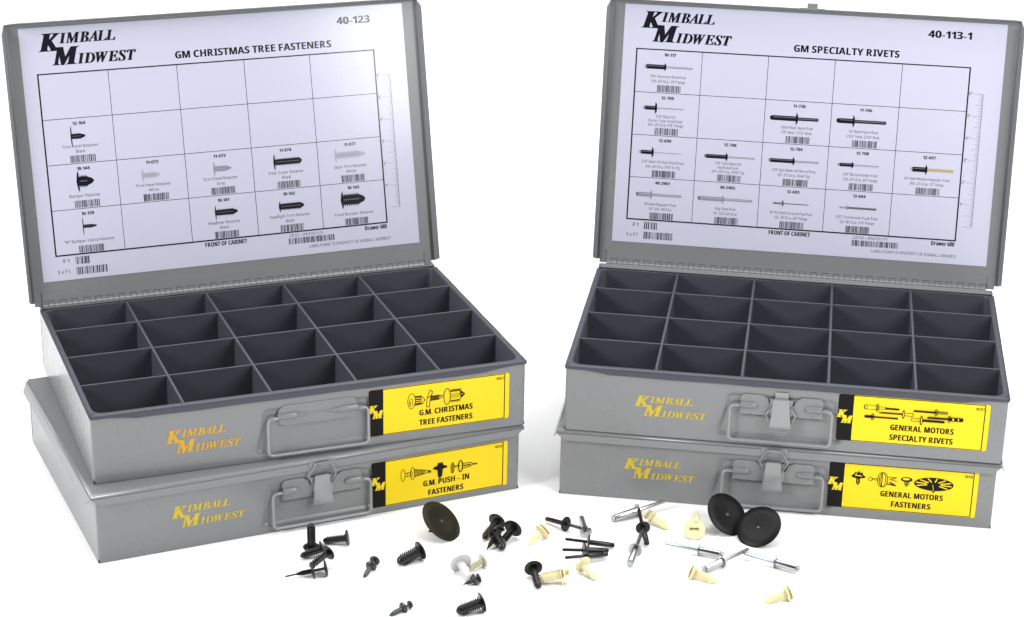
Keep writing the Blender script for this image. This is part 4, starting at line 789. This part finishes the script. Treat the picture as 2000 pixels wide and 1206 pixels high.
# large discs
def cam_n(c, right, upw):
    """unit normal with the given components along camera view, right and up"""
    v = math.sqrt(max(0, 1 - right * right - upw * upw)); return rt * right + up * upw - fw * v
basket_disc((-3.555, -2.75, .62), cam_n(0, .60, .60), .95, 'disco', 'large olive-black disc leaning alone in front of the left stack', .85)
basket_disc((8.08, -1.62, .67), cam_n(0, .48, .48), .95, 'disc', 'left one of the two large black discs', .8)
basket_disc((9.27, -2.52, .60), cam_n(0, -.38, .55), .95, 'disc', 'right one of the two large black discs, overlapping its neighbour', .8)
# middle black cluster
retainer((-1.33, -2.24, .40), (-1.85, -3.29, .13), .38, .15, 'black retainer with its round head at the left of the black pile', n=12, slots=True)
retainer((-.66, -2.87, .42), (-1.12, -3.75, .20), .40, .15, 'black retainer with the widest head, right of the black pile', n=10)
retainer((-1.42, -3.30, .40), (-1.02, -4.22, .16), .26, .20, 'stubby black ribbed retainer poking out of the black pile towards the viewer', n=8, nose=.22)
t, L = thing_axis('wedge_clip', (-1.15, -3.30, .62), (-1.71, -4.09, .02), 'flat pointed olive-black clip blade at the lower left of the black pile', 'fastener', .3)
roll_to_camera(t)
b = MB(); b.prism([(-.11, 0), (.11, 0), (.13, L * .45), (.06, L * .8), (0, L), (-.09, L * .7), (-.13, L * .4)], -.03, .03, 0, 'y'); b.build('blade', ['disco'], t)
b = MB(); b.lathe([(-.05, 0), (-.05, .16), (.0, .18), (.03, .12), (.03, 0)], 18); b.build('head', ['black'], t)
# cream clips
def arrow_clip(p0, p1, Rh, label, m='cream', top=.26, ribs=5, w=.15, flat=.45, fins=0, spike=0., core=.62):
    t, L = thing_axis('trim_clip', p0, p1, label, 'fastener'); roll_to_camera(t)
    b = MB(); b.lathe([(.05, 0), (.05, Rh * .55), (.03, Rh), (.0, Rh * .99), (-.05, Rh * .6), (-.05, 0)], 26, 0, None, True, 1, .75); b.build('skirt', [m], t)
    b = MB(); b.prism(rounded([(-Rh * .8, -.15), (0, -.2), (Rh * .8, -.15), (Rh * .8, .15), (0, .2), (-Rh * .8, .15)], .06, 3), -top, -top + .045)
    b.lathe([(-top, .09), (-.03, .09)], 10); b.build('top_plate', [m], t)
    for k in range(fins):
        b = MB(); z = -top + .09 + k * (top - .1) / max(fins, 1); b.box(-Rh * .55, Rh * .55, -.12, .12, z, z + .02); b.build('fin', [m], t)
    if spike:
        b = MB(); b.add([(-.2, -.03, -top), (.0, -.03, -top), (-.16, 0, -top - spike), (.0, .03, -top), (-.2, .03, -top)], [(0, 1, 2), (1, 3, 2), (3, 4, 2), (4, 0, 2), (0, 4, 3, 1)]); b.build('spike', [m], t)
    b = MB(); st = (L * .62) / max(ribs, 1); prof = [(.02, w * .7)]
    for k in range(ribs): prof += [(.05 + k * st, w), (.05 + (k + .4) * st, w * .98), (.05 + (k + .45) * st, w * core), (.05 + (k + .95) * st, w * core)]
    prof += [(L * .68, w * .95), (L * .80, w * .72), (L * .92, w * .34), (L, .01)]
    b.lathe(prof, 16, 0, None, False, 1, flat); b.build('barbed_shank', [m], t)
    return t
arrow_clip((.51, -2.91, .33), (-.08, -3.58, .05), .35, 'cream trim clip pointing down left, between the black pile and the black rivets', top=.16, ribs=3, w=.14, fins=1, spike=.22, core=.8)
arrow_clip((5.01, -1.33, .30), (5.71, -1.97, .08), .27, 'cream barbed clip lying against the big silver rivet', top=.24, ribs=7, w=.16, fins=3, spike=.12, core=.8)
arrow_clip((6.46, -5.92, .28), (7.40, -6.37, .07), .33, 'cream barbed clip touching the lower crossed silver rivet', top=.15, ribs=9, w=.175, flat=.5, fins=1, core=.84)
arrow_clip((9.96, -7.45, .28), (8.98, -7.83, .07), .34, 'cream barbed clip alone at the lower right, nearest the corner', top=.15, ribs=9, w=.175, flat=.5, fins=1, core=.84)
retainer((1.38, -6.52, .42), (.46, -6.61, .24), .30, .23, 'wide cream ribbed retainer lying beside the black round-headed one', 'cream', 11, .1, False, .2, dome=.02)
t = [o for o in bpy.data.objects if o.get('label', '').startswith('wide cream')][0]
roll_to_camera(t)
b = MB(); b.prism(rounded([(-.45, -.12), (0, -.26), (.45, -.12), (.45, .12), (0, .26), (-.45, .12)], .08, 3), .10, .15, 0); b.build('keel_plate', ['cream'], t)
b = MB(); b.prism(rounded([(-.34, -.14), (.34, -.14), (.34, .14), (-.34, .14)], .1, 3), -.22, -.17, 0); b.lathe([(-.2, .1), (.1, .1)], 10); b.build('top_plate', ['cream'], t)
t, L = thing_axis('trim_clip', (2.15, -5.63, .32), (2.68, -6.41, .05), 'cream clip with a notched round head below the black rivets', 'fastener', .6)
b = MB(); b.lathe([(.05, 0), (.03, .2), (-.03, .34), (-.06, .36), (-.07, .33), (.0, .14), (.01, 0)], 28, 0, lambda z, a, r: r * (.55 if abs(a - 2.2) < .18 else 1)); b.build('head', ['cream'], t)
b = MB(); b.lathe([(.0, .12), (L * .5, .14), (L * .75, .12), (L - .03, .04), (L, 0)], 18, 0, None, True, 1, .7); b.build('shank', ['cream'], t)
# cream slotted disc
t, L = thing_axis('slotted_clip', (6.69, -2.40, .33), Vector((6.69, -2.40, .33)) - cam_n(0, .0, .42), 'cream disc clip with a rectangular slot and a spike behind it', 'fastener')
q = t.rotation_quaternion.to_matrix(); uz = q.transposed() @ up; ux_ = q.transposed() @ rt
b = MB(); ex = Vector((ux_.x, ux_.y, 0)).normalized(); ey = Vector((-ex.y, ex.x, 0))
if ey.dot(Vector((uz.x, uz.y, 0))) < 0: ey = -ey
def loc2(a, c, h): v = ex * a + ey * c; return (v.x, v.y, h)
ring = [(.44 * math.cos(2 * math.pi * i / 36), .44 * math.sin(2 * math.pi * i / 36)) for i in range(36)]
slot = []
for (a, c) in ring:
    k = min(.20 / max(abs(a), 1e-6), .065 / max(abs(c), 1e-6)); slot.append((a * k, c * k - .0))
for h, flip in ((-.04, 1), (.04, 0)):
    vs = [loc2(a, c, h) for a, c in ring] + [loc2(a, c, h) for a, c in slot]
    b.add(vs, [((i, (i + 1) % 36, 36 + (i + 1) % 36, 36 + i) if flip else (36 + i, 36 + (i + 1) % 36, (i + 1) % 36, i)) for i in range(36)])
b.add([loc2(a, c, h) for h in (-.04, .04) for a, c in ring], [(i, (i + 1) % 36, 36 + (i + 1) % 36, 36 + i) for i in range(36)], 0, True)
b.add([loc2(a, c, h) for h in (-.04, .04) for a, c in slot], [(i, (i + 1) % 36, 36 + (i + 1) % 36, 36 + i) for i in range(36)])
b.build('slotted_disc', ['cream'], t)
b = MB(); b.add([loc2(a, c, h) for h in (.04, .11) for a, c in ((-.2, -.065), (.2, -.065), (.2, .065), (-.2, .065))], [(0, 1, 2, 3)[::-1], (4, 5, 6, 7), (0, 1, 5, 4), (1, 2, 6, 5), (2, 3, 7, 6), (3, 0, 4, 7)][1:]); b.build('slot_floor', ['cream'], t)
b = MB(); b.T = Matrix.Translation(Vector(loc2(.08, .25, .10))) @ Vector((0, 0, 1)).rotation_difference(Vector(loc2(.10, .9, .35)).normalized()).to_matrix().to_4x4()
b.lathe([(0, 0), (0, .21), (.30, .15), (.62, .06), (.68, .03), (.69, 0)], 14); b.build('spike', ['cream'], t)
# black nylon and silver rivets
rivet((.76, -1.33, .12), (1.49, -2.15, .30), (2.14, -2.55, .36), .31, .10, .065, 'black nylon rivet at the top of the black rivet group, crossing a silver one')
rivet((3.44, -3.56, .12), (2.36, -3.66, .30), (1.43, -3.68, .42), .31, .11, .065, 'black nylon rivet, uppermost of the three lying side by side')
rivet((3.16, -4.12, .12), (2.18, -4.40, .32), (1.30, -4.53, .34), .32, .115, .065, 'black nylon rivet, middle one of the three lying side by side')
rivet((3.14, -4.45, .12), (2.25, -4.83, .30), (1.42, -5.19, .30), .30, .105, .065, 'black nylon rivet, lowest of the three lying side by side')
rivet((4.76, -3.50, .12), (4.61, -2.33, .32), (4.50, -1.05, .40), .30, .115, .075, 'black nylon rivet lying across the mandrel of the big silver rivet')
t = rivet((2.14, -1.36, .28), (2.28, -2.80, .30), (2.31, -3.05, .33), .26, .125, .07, 'silver rivet standing behind the black rivets, its flange facing the viewer', 'zinc', 'zincb', True)
rivet((3.55, -1.46, .15), (4.48, -.66, .26), (5.71, -.18, .36), .27, .15, .078, 'big silver rivet nearest the right stack, mandrel up to the right', 'zinc', 'zinc', True)
rivet((3.98, -5.20, .14), (4.24, -4.13, .26), (4.55, -2.69, .32), .29, .14, .075, 'silver rivet pointing at the viewer below the crossed black one', 'zinc', 'zincb', True)
rivet((7.74, -4.17, .14), (6.78, -3.98, .24), (5.51, -3.33, .16), .24, .14, .08, 'silver rivet, left one of the three crossing in front of the black discs', 'zinc', 'zincb', True)
rivet((6.84, -5.40, .14), (7.66, -4.90, .25), (8.68, -3.97, .34), .25, .14, .08, 'silver rivet, middle one of the three crossing, its body under the cream clip', 'zinc', 'zincb', True)
rivet((10.68, -5.22, .14), (9.76, -4.86, .24), (8.63, -4.05, .16), .25, .14, .08, 'silver rivet, rightmost of the three crossing, mandrel head at far right', 'zinc', 'zincb', True)
# round headed retainers in the middle
retainer((.19, -6.08, .37), (.42, -7.25, .15), .37, .15, 'black retainer with a round head facing up, left of the wide cream one', n=9, nose=.15, slots=True)
t, L = thing_axis('push_retainer', (-2.66, -5.82, .38), (-2.25, -6.75, .13), 'white retainer with a big round head', 'fastener', 0)
head_disc(t, .45, 'white', .06, .05); b = MB(); b.lathe([(0, .19), (L * .7, .17), (L - .1, .12), (L, 0)], 22, 0, None, True, 1, .8); b.build('shaft', ['white'], t)
retainer((-1.80, -5.41, .29), (-2.33, -5.83, .15), .29, .15, 'small ivory ribbed retainer lying right of the white one', 'ivory', 7, .12)
push_pin((-1.91, -6.72, .22), .20, (-2.52, -7.03, .08), .20, .25, .085, 'dark grey push pin leaning on the white retainer', 'dark', None, .08)
retainer((-1.73, -8.89, .39), (-2.69, -9.31, .17), .40, .225, 'fat black bumper retainer at the bottom edge, lower one of the two', 'black', 12, .26, True, .6, dome=.08)
push_pin((-4.45, -8.80, .17), .36, (-5.20, -9.52, .06), .16, .23, .095, 'black push pin at the bottom edge, left of the lower bumper retainer', 'dark')

# ------------------------------------------------------------------ the white sweep they stand on
b = MB(); ys = [(-400, 0), (150, 0)] + [(150 + 60 * math.sin(R(a)), 60 - 60 * math.cos(R(a))) for a in range(10, 91, 10)] + [(210, 200)]
b.grid(lambda i, j: ((-400, 400)[i], ys[j][0], ys[j][1] - .003), 2, len(ys), False, 0, True)
f = b.build('floor', ['floor'], None); f['kind'] = 'structure'
